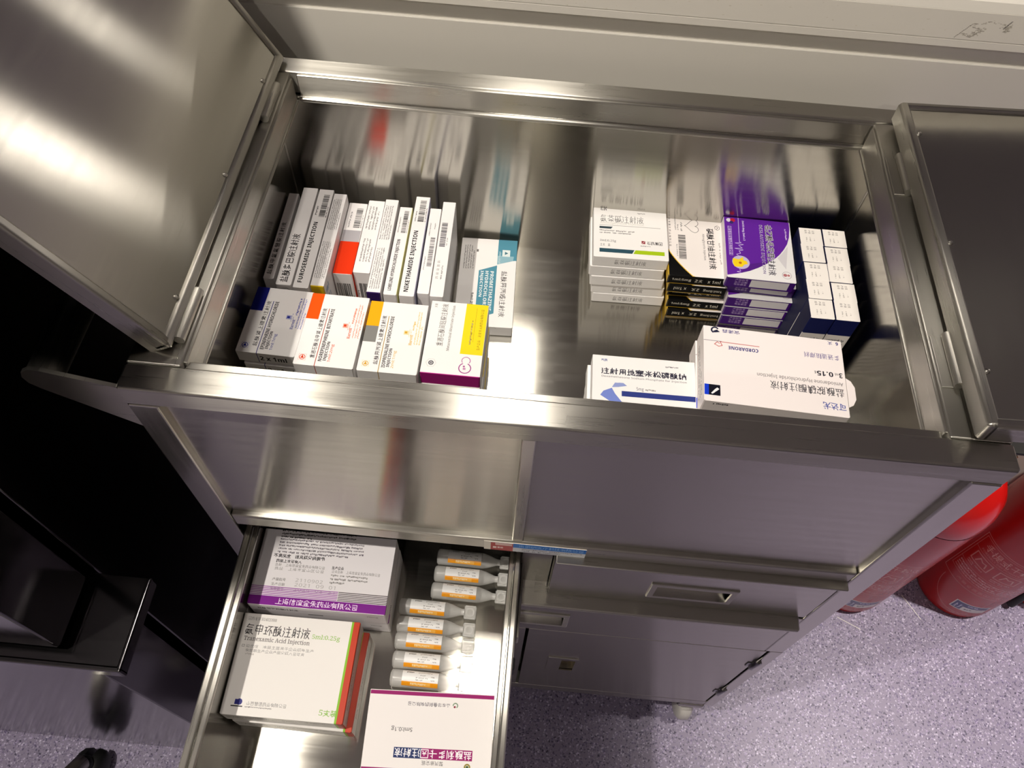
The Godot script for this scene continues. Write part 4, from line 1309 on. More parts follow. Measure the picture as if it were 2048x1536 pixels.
func metaraminol() -> Material:
	var W := 50.6
	var D := 76.2
	var e := 16.2
	sheet(W, D, e, Color(0.93, 0.925, 0.92))
	rect(W * 0.615, -0.2, W * 0.385 + 0.2, D * 0.715, Color(0.95, 0.83, 0.10))
	han("重酒石酸间羟胺注射液", W * 0.245, D * 0.335, D * 0.60, W * 0.105, Color(0.25, 0.24, 0.24), 270, 0.07)
	lat("Metaraminol Bitartrate Injection", W * 0.405, D * 0.37, D * 0.64, W * 0.060, Color(0.30, 0.29, 0.29), 270, "s")
	han("2支装", W * 0.09, D * 0.085, D * 0.09, W * 0.05, GREY, 270)
	small_print(W * 0.73, D * 0.08, W * 0.06, D * 0.50, 1, Color(0.50, 0.42, 0.10), false)
	rect(W * 0.80, D * 0.06, W * 0.006, D * 0.48, Color(0.55, 0.46, 0.10))
	han("生产企业 北京市永康药业有限公司", W * 0.905, D * 0.36, D * 0.58, W * 0.055, Color(0.45, 0.38, 0.08), 270, 0.07)
	var hx := []
	for k in 7:
		hx.append(Vector2(W * 0.16 + W * 0.085 * cos(TAU * k / 6), D * 0.865 + W * 0.085 * sin(TAU * k / 6)))
	line(hx, 0.22, Color(0.72, 0.72, 0.72))
	ring(W * 0.16, D * 0.865, W * 0.035, 0.9, Color(0.35, 0.35, 0.38))
	disc(W * 0.16, D * 0.865, W * 0.016, Color(0.35, 0.35, 0.38))
	var plum := Color(0.58, 0.20, 0.50)
	ring(W * 0.73, D * 0.90, W * 0.098, 0.75, plum, -1.1, PI + 1.1)
	ring(W * 0.735, D * 0.80, W * 0.070, 0.6, plum.lightened(0.25), PI - 0.6, TAU + 0.6)
	small_print(W * 0.68, D * 0.79, W * 0.09, D * 0.16, 1, plum, false)
	rect(-0.3, D - 0.3, W + 0.6, e, Color(0.66, 0.05, 0.48))
	return print_material()

func build_right_group():
	# aminophylline: five flat cartons
	var W := 74.2
	var D := 70.1
	var e := 13.7
	sheet(W, D, e, Color(0.93, 0.925, 0.915))
	han("石药", W * 0.135, D * 0.085, W * 0.09, D * 0.05, INK, 0, 0.12)
	small_print(W * 0.60, D * 0.115, W * 0.25, D * 0.035, 1, GREY)
	han("氨茶碱注射液", W * 0.385, D * 0.265, W * 0.60, D * 0.135, Color(0.28, 0.28, 0.28), 0, 0.06)
	lat("Aminophylline Injection", W * 0.385, D * 0.355, W * 0.60, D * 0.045, Color(0.78, 0.77, 0.75), 0, "s")
	rect(W * 0.08, D * 0.395, W * 0.83, 0.3, GREY)
	poly([Vector2(W * 0.08, D * 0.425), Vector2(W * 0.26, D * 0.425), Vector2(W * 0.235, D * 0.465), Vector2(W * 0.08, D * 0.465)], Color(0.20, 0.27, 0.30))
	small_print(W * 0.08, D * 0.485, W * 0.52, D * 0.085, 2, GREY)
	lat("2ml:0.25g", W * 0.195, D * 0.70, W * 0.215, D * 0.052, Color(0.30, 0.30, 0.32), 0, "s")
	han("2支/盒", W * 0.155, D * 0.775, W * 0.14, D * 0.052, Color(0.30, 0.30, 0.32))
	lat("2", W * 0.103, D * 0.775, W * 0.02, D * 0.044, Color(0.3, 0.3, 0.32), 0, "s")
	rect(W * 0.645, D * 0.660, W * 0.05, D * 0.055, Color(0.55, 0.20, 0.24))
	line([Vector2(W * 0.655, D * 0.705), Vector2(W * 0.685, D * 0.67)], 0.5, Color(0.9, 0.85, 0.85))
	han("石药集团", W * 0.82, D * 0.695, W * 0.21, D * 0.058, INK, 0, 0.1)
	small_print(W * 0.63, D * 0.745, W * 0.30, D * 0.028, 1, GREY)
	poly([Vector2(W * 0.08, D * 0.845), Vector2(W * 0.545, D * 0.845), Vector2(W * 0.515, D * 0.915), Vector2(W * 0.08, D * 0.915)], Color(0.17, 0.30, 0.36))
	poly([Vector2(W * 0.56, D * 0.845), Vector2(W * 0.945, D * 0.845), Vector2(W * 0.945, D * 0.915), Vector2(W * 0.53, D * 0.915)], Color(0.64, 0.76, 0.10))
	han("氨茶碱注射液", W * 0.50, D + e * 0.48, W * 0.43, e * 0.46, Color(0.38, 0.37, 0.37), 0, 0.065)
	var first: Node3D
	var lefts := [0.0262, 0.0246, 0.0270, 0.0300, 0.0324]
	var names := ["white box with a teal and lime stripe, top of its stack of five", "white box right under the top box with the teal and lime stripe", "white box in the middle of the stack topped by the lime striped box", "white box second from the bottom in the stack topped by the lime striped box", "white box at the bottom of the stack topped by the lime striped box"]
	for k in 5:
		var at := Vector3(lefts[k] + 0.0371, BAY + 0.0138 * (4 - k), -0.3056 + 0.0008 * (k % 3))
		var yaw: float = [1.4, 1.2, 1.6, 1.4, 1.3][k]
		if k == 0:
			first = carton("medicine_box", 0.0742, 0.0137, 0.0700, 0.0137, print_material())
			place(first, at, yaw, names[0], "stack of aminophylline boxes")
		else:
			again(first, at, yaw, names[k], "stack of aminophylline boxes")
	# nitroglycerin: five flat cartons, white top with a black corner, black ends
	W = 58.0
	D = 80.3
	e = 12.5
	sheet(W, D, e, Color(0.92, 0.895, 0.885))
	var black := Color(0.025, 0.025, 0.03)
	var yellow := Color(0.88, 0.72, 0.18)
	var arc := [Vector2(-0.2, D)]
	var arc2 := [Vector2(-0.2, D)]
	for k in 13:
		var f := k / 12.0
		arc.append(Vector2(W * 0.40 * f * f * 0.35 + W * 0.26 * f, D * (0.58 + 0.42 * f)))
		arc2.append(arc[-1] + Vector2(0.6, -0.6))
	arc2.append(Vector2(W * 0.45, D))
	poly(arc2, yellow)
	poly(arc, black)
	rect(-e, 0, e, D, yellow)
	rect(-e, D * 0.6, e - 3, D * 0.4, Color(0.80, 0.66, 0.2))
	rect(0, D, W, e, black)
	rect(W, 0, e, D, Color(0.90, 0.87, 0.84))
	rect(1, D + e - 1.2, W - 5, 0.8, yellow)
	var heart := []
	for k in 33:
		var a := TAU * k / 32
		var hx := 16.0 * pow(sin(a), 3)
		var hy := 13.0 * cos(a) - 5.0 * cos(2 * a) - 2.0 * cos(3 * a) - cos(4 * a)
		heart.append(Vector2(W * 0.46 + hy * W * 0.0085, D * 0.165 + hx * D * 0.0068))
	line(heart, 0.35, Color(0.15, 0.15, 0.16))
	han("北京益民药业有限公司", W * 0.055, D * 0.29, D * 0.50, W * 0.035, INK, 90)
	small_print(W * 0.14, D * 0.05, W * 0.08, D * 0.20, 2, GREY, false)
	small_print(W * 0.24, D * 0.04, W * 0.05, D * 0.22, 1, GREY, false)
	barcode(W * 0.195, D * 0.33, W * 0.125, D * 0.40, false)
	small_print(W * 0.15, D * 0.34, W * 0.035, D * 0.36, 1, GREY, false)
	lat("Nitroglycerin Injection", W * 0.635, D * 0.505, D * 0.44, W * 0.05, Color(0.35, 0.34, 0.35), 90, "s")
	han("硝酸甘油注射液", W * 0.765, D * 0.525, D * 0.68, W * 0.115, Color(0.10, 0.10, 0.11), 90, 0.10)
	small_print(W * 0.885, D * 0.30, W * 0.05, D * 0.47, 1, Color(0.6, 0.58, 0.57), false)
	var hex := []
	for k in 7:
		hex.append(Vector2(W * 0.895 + W * 0.045 * cos(TAU * k / 6 + 0.5), D * 0.165 + W * 0.055 * sin(TAU * k / 6 + 0.5)))
	line(hex, 0.3, INK)
	line([Vector2(W * 0.87, D * 0.14), Vector2(W * 0.91, D * 0.16), Vector2(W * 0.88, D * 0.19)], 0.4, INK)
	var cream := Color(0.86, 0.84, 0.78)
	lat("1ml:5mg", W * 0.235, D + e * 0.48, W * 0.33, e * 0.36, cream, 0, "b")
	han("支", W * 0.56, D + e * 0.48, W * 0.075, e * 0.36, cream, 0, 0.12)
	lat("2", W * 0.485, D + e * 0.48, W * 0.05, e * 0.32, cream, 0, "b")
	lat("x 1ml", W * 0.79, D + e * 0.48, W * 0.22, e * 0.36, cream, 0, "b")
	var m := print_material(0.34, 0.35)
	# the same print with the end turned the other way up
	rect(0, D, W, e - 1.3, black)
	lat("1ml:5mg", W * 0.77, D + e * 0.48, W * 0.33, e * 0.36, cream, 180, "b")
	han("支", W * 0.44, D + e * 0.48, W * 0.075, e * 0.36, cream, 180, 0.12)
	lat("2", W * 0.515, D + e * 0.48, W * 0.05, e * 0.32, cream, 180, "b")
	lat("x 1ml", W * 0.21, D + e * 0.48, W * 0.22, e * 0.36, cream, 180, "b")
	var m2 := print_material(0.34, 0.35)
	lefts = [0.1012, 0.1042, 0.1066, 0.1082, 0.1098]
	var backs := [0.0, 0.0012, -0.0050, 0.0, 0.0022]
	names = ["white box with a heart outline and black corner, top of its stack", "black ended box directly under the box with the heart outline", "black ended box pushed back, in the middle of the nitroglycerin stack", "black ended box second from the bottom of the nitroglycerin stack", "black ended box at the bottom of the nitroglycerin stack"]
	for k in 5:
		var at := Vector3(lefts[k] + 0.029, BAY + 0.0126 * (4 - k), -0.3000 + backs[k])
		var o := carton("medicine_box", 0.0580, 0.0125, 0.0803 if k == 0 else 0.0790, 0.0125, m2 if k in [1, 4] else m)
		place(o, at, [0.9, 0.5, 1.2, 0.8, 1.2][k], names[k], "stack of nitroglycerin boxes")
	# deslanoside: five flat purple and white cartons
	W = 67.0
	D = 79.7
	e = 14.5
	sheet(W, D, e, Color(0.88, 0.875, 0.88))
	var purple := Color(0.37, 0.13, 0.60)
	var curve := [Vector2(-0.2, -e), Vector2(W * 0.985, -e)]
	for q in [[0.985, 0.02], [0.985, 0.12], [0.965, 0.26], [0.925, 0.38], [0.865, 0.48], [0.80, 0.565], [0.74, 0.625], [0.66, 0.69], [0.57, 0.755], [0.46, 0.82], [0.34, 0.88], [0.20, 0.93], [0.06, 0.965]]:
		curve.append(Vector2(W * q[0], D * q[1]))
	curve.append(Vector2(-0.2, D * 0.98))
	poly(curve, purple)
	poly([Vector2(W * 0.30, D * 0.78), Vector2(W * 0.66, D * 0.69), Vector2(W * 0.57, D * 0.755), Vector2(W * 0.46, D * 0.82), Vector2(W * 0.34, D * 0.88), Vector2(W * 0.20, D * 0.93)], purple.darkened(0.15))
	poly([Vector2(W * 0.76, D * 0.63), Vector2(W * 0.84, D * 0.54), Vector2(W * 0.93, D * 0.42), Vector2(W * 0.87, D * 0.80)], Color(0.80, 0.79, 0.81))
	rect(-e, 0, e, D, Color(0.86, 0.83, 0.86))
	rect(W, 0, e, D, Color(0.80, 0.79, 0.82))
	rect(0, D + 0.8, W, e, Color(0.27, 0.07, 0.47))
	rect(W * 0.36, D + 1.8, W * 0.55, e - 4.4, Color(0.88, 0.87, 0.88))
	for k in 3:
		han(["产品批号", "生产日期", "有效期至"][k], W * 0.225, D + 3.2 + k * 3.3, W * 0.19, 2.7, Color(0.86, 0.82, 0.9), 0, 0.09)
	disc(W * 0.075, D * 0.06, W * 0.038, Color(0.85, 0.82, 0.9))
	disc(W * 0.135, D * 0.055, W * 0.038, Color(0.72, 0.14, 0.22))
	disc(W * 0.115, D * 0.095, W * 0.030, Color(0.20, 0.16, 0.40))
	han("上海旭东海普药业有限公司", W * 0.082, D * 0.40, D * 0.48, W * 0.045, Color(0.9, 0.88, 0.94), 90, 0.1)
	line([Vector2(W * 0.055, D * 0.165), Vector2(W * 0.105, D * 0.165), Vector2(W * 0.105, D * 0.65), Vector2(W * 0.055, D * 0.65), Vector2(W * 0.055, D * 0.165)], 0.3, Color(0.8, 0.76, 0.88))
	lat("2ml:0.4mg 2ml x 2", W * 0.285, D * 0.22, D * 0.34, W * 0.04, Color(0.9, 0.88, 0.95), 90, "b")
	line([Vector2(W * 0.22, 0), Vector2(W * 0.215, D * 0.42), Vector2(W * 0.24, D * 0.43), Vector2(W * 0.15, D * 0.445), Vector2(W * 0.27, D * 0.46), Vector2(W * 0.20, D * 0.48), Vector2(W * 0.25, D * 0.52), Vector2(W * 0.14, D * 0.535), Vector2(W * 0.26, D * 0.55), Vector2(W * 0.20, D * 0.57), Vector2(W * 0.22, D * 0.61), Vector2(W * 0.16, D * 0.63), Vector2(W * 0.20, D * 0.66)], 0.42, Color(0.88, 0.85, 0.95))
	line([Vector2(W * 0.19, D * 0.86), Vector2(W * 0.20, D * 0.90), Vector2(W * 0.15, D * 0.91), Vector2(W * 0.22, D * 0.93), Vector2(W * 0.17, D * 0.95)], 0.4, Color(0.88, 0.85, 0.95))
	disc(W * 0.215, D * 0.755, W * 0.128, Color(0.74, 0.70, 0.84))
	poly([Vector2(W * 0.10, D * 0.70), Vector2(W * 0.19, D * 0.71), Vector2(W * 0.25, D * 0.665), Vector2(W * 0.255, D * 0.72), Vector2(W * 0.30, D * 0.73), Vector2(W * 0.315, D * 0.775), Vector2(W * 0.26, D * 0.79), Vector2(W * 0.23, D * 0.83), Vector2(W * 0.12, D * 0.835), Vector2(W * 0.095, D * 0.77)], Color(0.93, 0.80, 0.12))
	disc(W * 0.205, D * 0.765, W * 0.022, Color(0.72, 0.40, 0.10))
	lat("DESLANOSIDE INJECTION", W * 0.545, D * 0.50, D * 0.81, W * 0.060, Color(0.88, 0.86, 0.93), 90, "b")
	lat("DESLANOSIDE INJECTION", W * 0.545, D * 0.50, D * 0.80, W * 0.050, Color(0.28, 0.22, 0.38), 90)
	han("去乙酰毛花苷注射液", W * 0.665, D * 0.50, D * 0.84, W * 0.105, Color(0.92, 0.92, 0.94), 90, 0.22)
	han("去乙酰毛花苷注射液", W * 0.665, D * 0.50, D * 0.84, W * 0.105, Color(0.10, 0.08, 0.12), 90, 0.10)
	small_print(W * 0.90, D * 0.03, W * 0.045, D * 0.28, 1, Color(0.72, 0.64, 0.85), false)
	ring(W * 0.87, D * 0.895, W * 0.065, 0.35, Color(0.60, 0.55, 0.58))
	disc(W * 0.845, D * 0.895, W * 0.028, Color(0.66, 0.42, 0.44))
	disc(W * 0.895, D * 0.895, W * 0.020, Color(0.70, 0.45, 0.46))
	lefts = [0.1562, 0.1620, 0.1648, 0.1656, 0.1662]
	backs = [0.0, -0.0060, 0.0, 0.0, 0.0]
	names = ["purple and white box lettered DESLANOSIDE INJECTION, top of its stack", "purple ended box pushed back under the top DESLANOSIDE box", "purple ended box in the middle of the DESLANOSIDE stack", "purple ended box second from the bottom of the DESLANOSIDE stack", "purple ended box at the bottom of the DESLANOSIDE stack"]
	for k in 5:
		var at := Vector3(lefts[k] + 0.0335, BAY + 0.0147 * (4 - k), -0.2942 + backs[k])
		var yaw: float = [-0.9, -1.6, -0.6, -0.6, -0.5][k]
		if k == 0:
			first = carton("medicine_box", 0.0668, 0.0145, 0.0797, 0.0145, print_material(0.34, 0.35))
			place(first, at, yaw, names[0], "stack of deslanoside boxes")
		else:
			again(first, at, yaw, names[k], "stack of deslanoside boxes")
	# ten small upright cartons, white ends and navy sides
	W = 22.8
	D = 22.5
	e = 40.0
	sheet(W, D, e, Color(0.92, 0.90, 0.88))
	rect(-e, -e, e, D + 2 * e, Color(0.05, 0.07, 0.22))
	rect(W, -e, e, D + 2 * e, Color(0.05, 0.07, 0.24))
	rect(0, D + 0.4, W, 11.0, Color(0.07, 0.10, 0.32))
	rect(0, -e, W, e - 0.4, Color(0.05, 0.07, 0.24))
	for k in 3:
		han(["批号", "产品", "日至"][k], W * (0.30 + k * 0.16), D * 0.24, D * 0.22, W * 0.10, Color(0.48, 0.46, 0.46), 90, 0.09)
	small_print(W * 0.26, D * 0.48, W * 0.10, D * 0.34, 1, Color(0.62, 0.60, 0.58), false)
	small_print(W * 0.42, D * 0.48, W * 0.10, D * 0.34, 1, Color(0.62, 0.60, 0.58), false)
	small_print(W * 0.60, D * 0.48, W * 0.08, D * 0.26, 1, Color(0.62, 0.60, 0.58), false)
	small_print(W * 0.12, D + 14, W * 0.78, 24, 8, Color(0.35, 0.34, 0.36))
	var rows := ["against the back wall", "second from the back wall", "in the middle row", "second from the front", "at the front"]
	for k in 10:
		var i := k / 2
		var j := k % 2
		var at := Vector3(0.2392 + 0.0230 * j - 0.0001 * i + 0.0004 * sin(k * 2.1), BAY, -0.3088 + 0.02262 * i + 0.0005 * cos(k * 1.7 + j) + 0.0006 * j)
		var lab := "small white and navy box %s, %s column of the upright ten" % [rows[i], "left" if j == 0 else "right"]
		if k == 0:
			first = carton("medicine_box", 0.0226, 0.0820, 0.0223, 0.040, print_material())
			place(first, at, 0.0, lab, "block of ten small upright boxes")
		else:
			again(first, at, [0.0, -0.5, 0.4, 0.2][k % 4], lab, "block of ten small upright boxes")
	# dexamethasone: stack by the front rail
	W = 91.5
	D = 62.0
	e = 14.4
	sheet(W, D, e, Color(0.93, 0.925, 0.92))
	var navy := Color(0.17, 0.22, 0.50)
	han("天药", W * 0.115, D * 0.085, W * 0.06, D * 0.04, navy, 0, 0.12)
	small_print(W * 0.71, D * 0.105, W * 0.23, D * 0.045, 1, Color(0.35, 0.35, 0.38), true)
	han("注射用地塞米松磷酸钠", W * 0.50, D * 0.27, W * 0.83, D * 0.095, Color(0.13, 0.13, 0.20), 0, 0.13)
	lat("Dexamethasone Sodium Phosphate for Injection", W * 0.50, D * 0.365, W * 0.82, D * 0.040, Color(0.42, 0.41, 0.44))
	poly([Vector2(W * 0.19, D * 0.54), Vector2(W * 0.22, D * 0.46), Vector2(W * 0.30, D * 0.455), Vector2(W * 0.335, D * 0.50), Vector2(W * 0.25, D * 0.53)], Color(0.55, 0.60, 0.80))
	poly([Vector2(W * 0.08, D * 0.68), Vector2(W * 0.11, D * 0.61), Vector2(W * 0.19, D * 0.55), Vector2(W * 0.22, D * 0.64), Vector2(W * 0.26, D * 0.72), Vector2(W * 0.30, D * 0.80), Vector2(W * 0.18, D * 0.78)], Color(0.45, 0.52, 0.80))
	lat("5mg", W * 0.46, D * 0.545, W * 0.07, D * 0.07, Color(0.45, 0.45, 0.50))
	small_print(W * 0.51, D * 0.52, W * 0.27, D * 0.05, 1, GREY)
	rect(W * 0.285, D * 0.59, W * 0.715 + e, D * 0.085, navy)
	names = ["white box with a navy bar and pale blue swoosh by the front rail", "white box sticking out under the top Dexamethasone box", "white box in the middle of the Dexamethasone stack", "white box second from the bottom of the Dexamethasone stack", "white box at the bottom of the Dexamethasone stack"]
	for k in 5:
		var at := Vector3(0.0754 + [0.0, -0.0030, 0.0005, -0.0010, 0.0][k], BAY + 0.0145 * (4 - k), -0.1198 + [0.0, 0.0022, 0.0008, 0.0015, 0.0][k])
		if k == 0:
			first = carton("medicine_box", 0.0912, 0.0144, 0.0620, 0.0144, print_material())
			place(first, at, 0.6, names[0], "stack of dexamethasone boxes")
		else:
			again(first, at, [0.6, 0.3, 0.6, 0.2, 0.4][k], names[k], "stack of dexamethasone boxes")
	# amiodarone: large cartons, print upside down
	W = 121.0
	D = 77.8
	e = 24.2
	sheet(W, D, e, Color(0.93, 0.90, 0.895))
	var ink := Color(0.13, 0.14, 0.42)
	ring(W * 0.085, D * 0.055, 3.0, 1.3, Color(0.10, 0.11, 0.22), 2.2, 5.6)
	poly([Vector2(W * 0.07, D * 0.07), Vector2(W * 0.10, D * 0.045), Vector2(W * 0.12, D * 0.075), Vector2(W * 0.08, D * 0.09)], Color(0.10, 0.11, 0.22))
	han("赛诺菲", W * 0.20, D * 0.055, W * 0.13, D * 0.045, ink, 180, 0.11)
	line([Vector2(0, D * 0.205), Vector2(W * 0.13, D * 0.205)], 0.4, Color(0.25, 0.25, 0.35))
	line([Vector2(W * 0.115, D * 0.235), Vector2(W * 0.10, D * 0.215), Vector2(W * 0.08, D * 0.25), Vector2(W * 0.11, D * 0.275), Vector2(W * 0.135, D * 0.26), Vector2(W * 0.12, D * 0.21), Vector2(W * 0.40, D * 0.215)], 0.55, Color(0.70, 0.25, 0.24))
	lat("CORDARONE", W * 0.285, D * 0.275, W * 0.215, D * 0.048, ink, 180, "b")
	lat("6", W * 0.965, D * 0.045, W * 0.018, D * 0.045, ink, 180, "b")
	han("支", W * 0.915, D * 0.045, W * 0.035, D * 0.048, ink, 180)
	han("多通道阻滞剂", W * 0.845, D * 0.24, W * 0.255, D * 0.068, Color(0.34, 0.30, 0.52), 180, 0.08)
	lat("3", W * 0.968, D * 0.475, W * 0.024, D * 0.065, Color(0.12, 0.12, 0.16), 180, "b")
	lat("ml:", W * 0.938, D * 0.465, W * 0.026, D * 0.035, INK, 180)
	lat("0.15", W * 0.857, D * 0.475, W * 0.115, D * 0.065, Color(0.12, 0.12, 0.16), 180, "b")
	lat("g", W * 0.79, D * 0.465, W * 0.012, D * 0.035, INK, 180)
	lat("Amiodarone Hydrochloride Injection", W * 0.675, D * 0.585, W * 0.60, D * 0.062, Color(0.42, 0.40, 0.41), 180)
	han("盐酸胺碘酮注射液", W * 0.72, D * 0.705, W * 0.515, D * 0.105, Color(0.16, 0.15, 0.18), 180, 0.075)
	han("可达龙", W * 0.90, D * 0.885, W * 0.16, D * 0.085, Color(0.18, 0.24, 0.58), 180, 0.10)
	rect(0.2, D * 0.795, W * 0.035, D * 0.135, Color(0.06, 0.22, 0.80))
	rect(W * 0.035, D * 0.795, W * 0.08, D * 0.135, Color(0.03, 0.03, 0.10))
	poly([Vector2(W * 0.050, D * 0.905), Vector2(W * 0.075, D * 0.855), Vector2(W * 0.093, D * 0.825), Vector2(W * 0.108, D * 0.845), Vector2(W * 0.088, D * 0.875), Vector2(W * 0.060, D * 0.915)], Color(0.92, 0.92, 0.93))
	small_print(W * 0.07, D + 2, W * 0.20, 4, 1, INK)
	small_print(-20, 8, 14, 60, 3, GREY, false)
	var am := print_material()
	names = ["large pale box lettered CORDARONE upside down, on top of the stack at the right front", "pale box second in the stack under the upside-down CORDARONE box", "pale box third in the stack under the upside-down CORDARONE box", "pale box at the bottom of the upside-down CORDARONE stack"]
	for k in 4:
		var at := Vector3(0.1820 + [0.0, -0.0012, 0.0010, 0.0][k], BAY + 0.0244 * (3 - k), -0.1336 + [0.0, -0.001, 0.0005, 0.0][k])
		if k == 0:
			first = carton("medicine_box", 0.1205, 0.0242, 0.0778, 0.0242, am)
			place(first, at, -2.2, names[0], "stack of amiodarone boxes")
		else:
			again(first, at, [-2.2, -1.9, -2.4, -2.1][k], names[k], "stack of amiodarone boxes")
	# the tab that stands off the stack's right side
	var tab := PackedVector2Array([Vector2(-0.016, 0.0), Vector2(-0.012, 0.006), Vector2(-0.006, 0.0088), Vector2(0.006, 0.0088), Vector2(0.012, 0.006), Vector2(0.016, 0.0)])
	var st := begin()
	prism(st, tab, 0.0115, 0.0120, Transform3D(Basis(Vector3(0, 0, 1), Vector3(1, 0, 0), Vector3(0, -1, 0)), Vector3(0.0600, 0.032, 0.012)))
	put(st, "side_tab", am, get_node(NodePath(String(first.name))))

# ---------------------------------------------------------------- in the open drawer
const TRAY := 0.5623

func build_drawer_contents():
	# propafenone, two large cartons
	var W := 128.3
	var D := 73.7
	var e := 29.0
	sheet(W, D, e, Color(0.91, 0.90, 0.915))
	var violet := Color(0.48, 0.10, 0.55)
	small_print(W * 0.13, -1, W * 0.62, 10, 3, INK)
	small_print(W * 0.13, 8, W * 0.70, 16, 5, Color(0.3, 0.28, 0.32))
	han("不良反应 详见成分说明书", W * 0.30, 26.0, W * 0.38, 3.4, INK, 0, 0.14)
	han("药品上市可有人", W * 0.23, 31.0, W * 0.19, 3.0, INK, 0, 0.12)
	han("名称 上海信谊金朱药业有限公司", W * 0.32, 34.8, W * 0.37, 2.8, GREY)
	han("地址 上海市金山区公司", W * 0.32, 38.4, W * 0.37, 2.8, GREY)
	han("生产企业", W * 0.60, 33.5, W * 0.09, 2.8, INK, 0, 0.12)
	han("企业名称 上海信谊金朱药业有限公司", W * 0.74, 37.0, W * 0.36, 2.8, GREY)
	small_print(W * 0.56, 39.5, W * 0.30, 10.5, 3, GREY)
	han("产品批号", W * 0.19, 49.0, W * 0.10, 2.8, GREY)
	han("生产日期", W * 0.19, 53.6, W * 0.10, 2.8, GREY)
	han("有效期至", W * 0.19, 58.0, W * 0.10, 2.8, GREY)
	lat("2110902", W * 0.41, 48.4, W * 0.20, 3.2, Color(0.70, 0.69, 0.70), 0, "m")
	lat("2021 09 01", W * 0.46, 52.8, W * 0.30, 3.2, Color(0.70, 0.69, 0.70), 0, "m")
	lat("2024 08 31", W * 0.46, 57.2, W * 0.30, 3.2, Color(0.70, 0.69, 0.70), 0, "m")
	for k in 6:
		rect(-0.3, 56.2 + k * 1.55, W * 0.64, 0.75, violet.lightened(0.25))
		rect(W * 0.64, 56.2 + k * 1.55, W * 0.36 + 0.5, 0.75, Color(0.35, 0.31, 0.33))
	rect(0, 55.0, W, 1.2, Color(0.91, 0.90, 0.915))
	rect(0, 65.3, W, 8.4, violet)
	rect(W - 0.3, 64.8, 3, 9, violet.lightened(0.1))
	rect(-4, 64.8, 4, 9, violet)
	han("产品批号", W * 0.19, 49.0, W * 0.10, 2.8, GREY)
	han("上海信谊金朱药业有限公司", W * 0.50, 69.4, W * 0.60, 5.2, Color(0.93, 0.86, 0.95), 0, 0.13)
	han("盐酸普罗帕酮注射液", W * 0.21, D + 9.5, W * 0.30, 5.2, INK, 0, 0.09)
	lat("70mg", W * 0.90, D + 10.5, W * 0.085, 3.6, GREY)
	rect(W * 0.42, D + 18.5, W * 0.11, 1.6, Color(0.12, 0.10, 0.12))
	var first := carton("medicine_box", 0.1283, 0.0289, 0.0737, 0.029, print_material())
	place(first, Vector3(-0.2018, TRAY + 0.0290, 0.0183), 0.5, "large white box with a violet band, upper of two at the back of the drawer", "white and violet boxes at the back of the drawer")
	again(first, Vector3(-0.2012, TRAY, 0.0178), 0.2, "large white box under the box with the violet band in the drawer", "white and violet boxes at the back of the drawer")
	# tranexamic acid, two cartons with an orange edge
	W = 107.7
	D = 88.2
	e = 24.0
	sheet(W, D, e, Color(0.90, 0.89, 0.875))
	var green := Color(0.46, 0.68, 0.20)
	var red := Color(0.74, 0.19, 0.02)
	rect(W * 0.93, 0, W * 0.018, D + e, Color(0.50, 0.72, 0.12))
	rect(W * 0.948, 0, W * 0.052 + 4, D + e, red)
	rect(W + 4, 0, e - 4, D, Color(0.82, 0.78, 0.75))
	small_print(W + 8, D * 0.40, 8, D * 0.45, 2, Color(0.5, 0.25, 0.2), false)
	rect(-e, 0, e, D, Color(0.84, 0.83, 0.81))
	han("国药准字", W * 0.095, D * 0.055, W * 0.11, D * 0.035, GREY)
	lat("H14020888", W * 0.22, D * 0.055, W * 0.13, D * 0.032, GREY, 0, "s")
	han("氨甲环酸注射液", W * 0.315, D * 0.165, W * 0.56, D * 0.105, Color(0.17, 0.16, 0.17), 0, 0.085)
	lat("5ml:0.25g", W * 0.735, D * 0.195, W * 0.24, D * 0.062, green, 0, "s")
	lat("Tranexamic Acid Injection", W * 0.325, D * 0.265, W * 0.56, D * 0.058, Color(0.22, 0.20, 0.20), 0, "s")
	line([Vector2(W * 0.045, D * 0.325), Vector2(W * 0.065, D * 0.325), Vector2(W * 0.065, D * 0.345), Vector2(W * 0.045, D * 0.345), Vector2(W * 0.045, D * 0.325)], 0.3, GREY)
	han("适应症 本品主要用于企业成年生产", W * 0.365, D * 0.335, W * 0.58, D * 0.033, GREY, 0, 0.07)
	han("有效期生产企业产品分成人司可用", W * 0.33, D * 0.378, W * 0.50, D * 0.033, GREY, 0, 0.07)
	small_print(W * 0.09, D * 0.40, W * 0.15, D * 0.035, 1, Color(0.7, 0.68, 0.66))
	rect(W * 0.10, D * 0.855, W * 0.022, D * 0.048, Color(0.10, 0.10, 0.45))
	disc(W * 0.138, D * 0.878, W * 0.024, Color(0.10, 0.10, 0.45))
	rect(W * 0.075, D * 0.915, W * 0.095, D * 0.010, INK)
	han("山西普德药业有限公司", W * 0.36, D * 0.885, W * 0.33, D * 0.036, GREY)
	small_print(W * 0.19, D * 0.91, W * 0.34, D * 0.022, 1, GREY)
	lat("5", W * 0.81, D * 0.915, W * 0.03, D * 0.052, green, 0, "s")
	han("支装", W * 0.885, D * 0.915, W * 0.11, D * 0.058, green, 0, 0.1)
	small_print(4, D + 6, W * 0.9, 8, 2, Color(0.4, 0.38, 0.36))
	first = carton("medicine_box", 0.1077, 0.0244, 0.0880, 0.024, print_material(0.36, 0.35))
	place(first, Vector3(-0.2133, TRAY + 0.0245, 0.1055), 0.5, "white box lettered Tranexamic Acid Injection with an orange edge, upper of two", "boxes with an orange edge in the drawer")
	again(first, Vector3(-0.2078, TRAY, 0.1072), -0.3, "white box with an orange edge under the Tranexamic Acid box", "boxes with an orange edge in the drawer")
	# lidocaine, print upside down
	W = 113.5
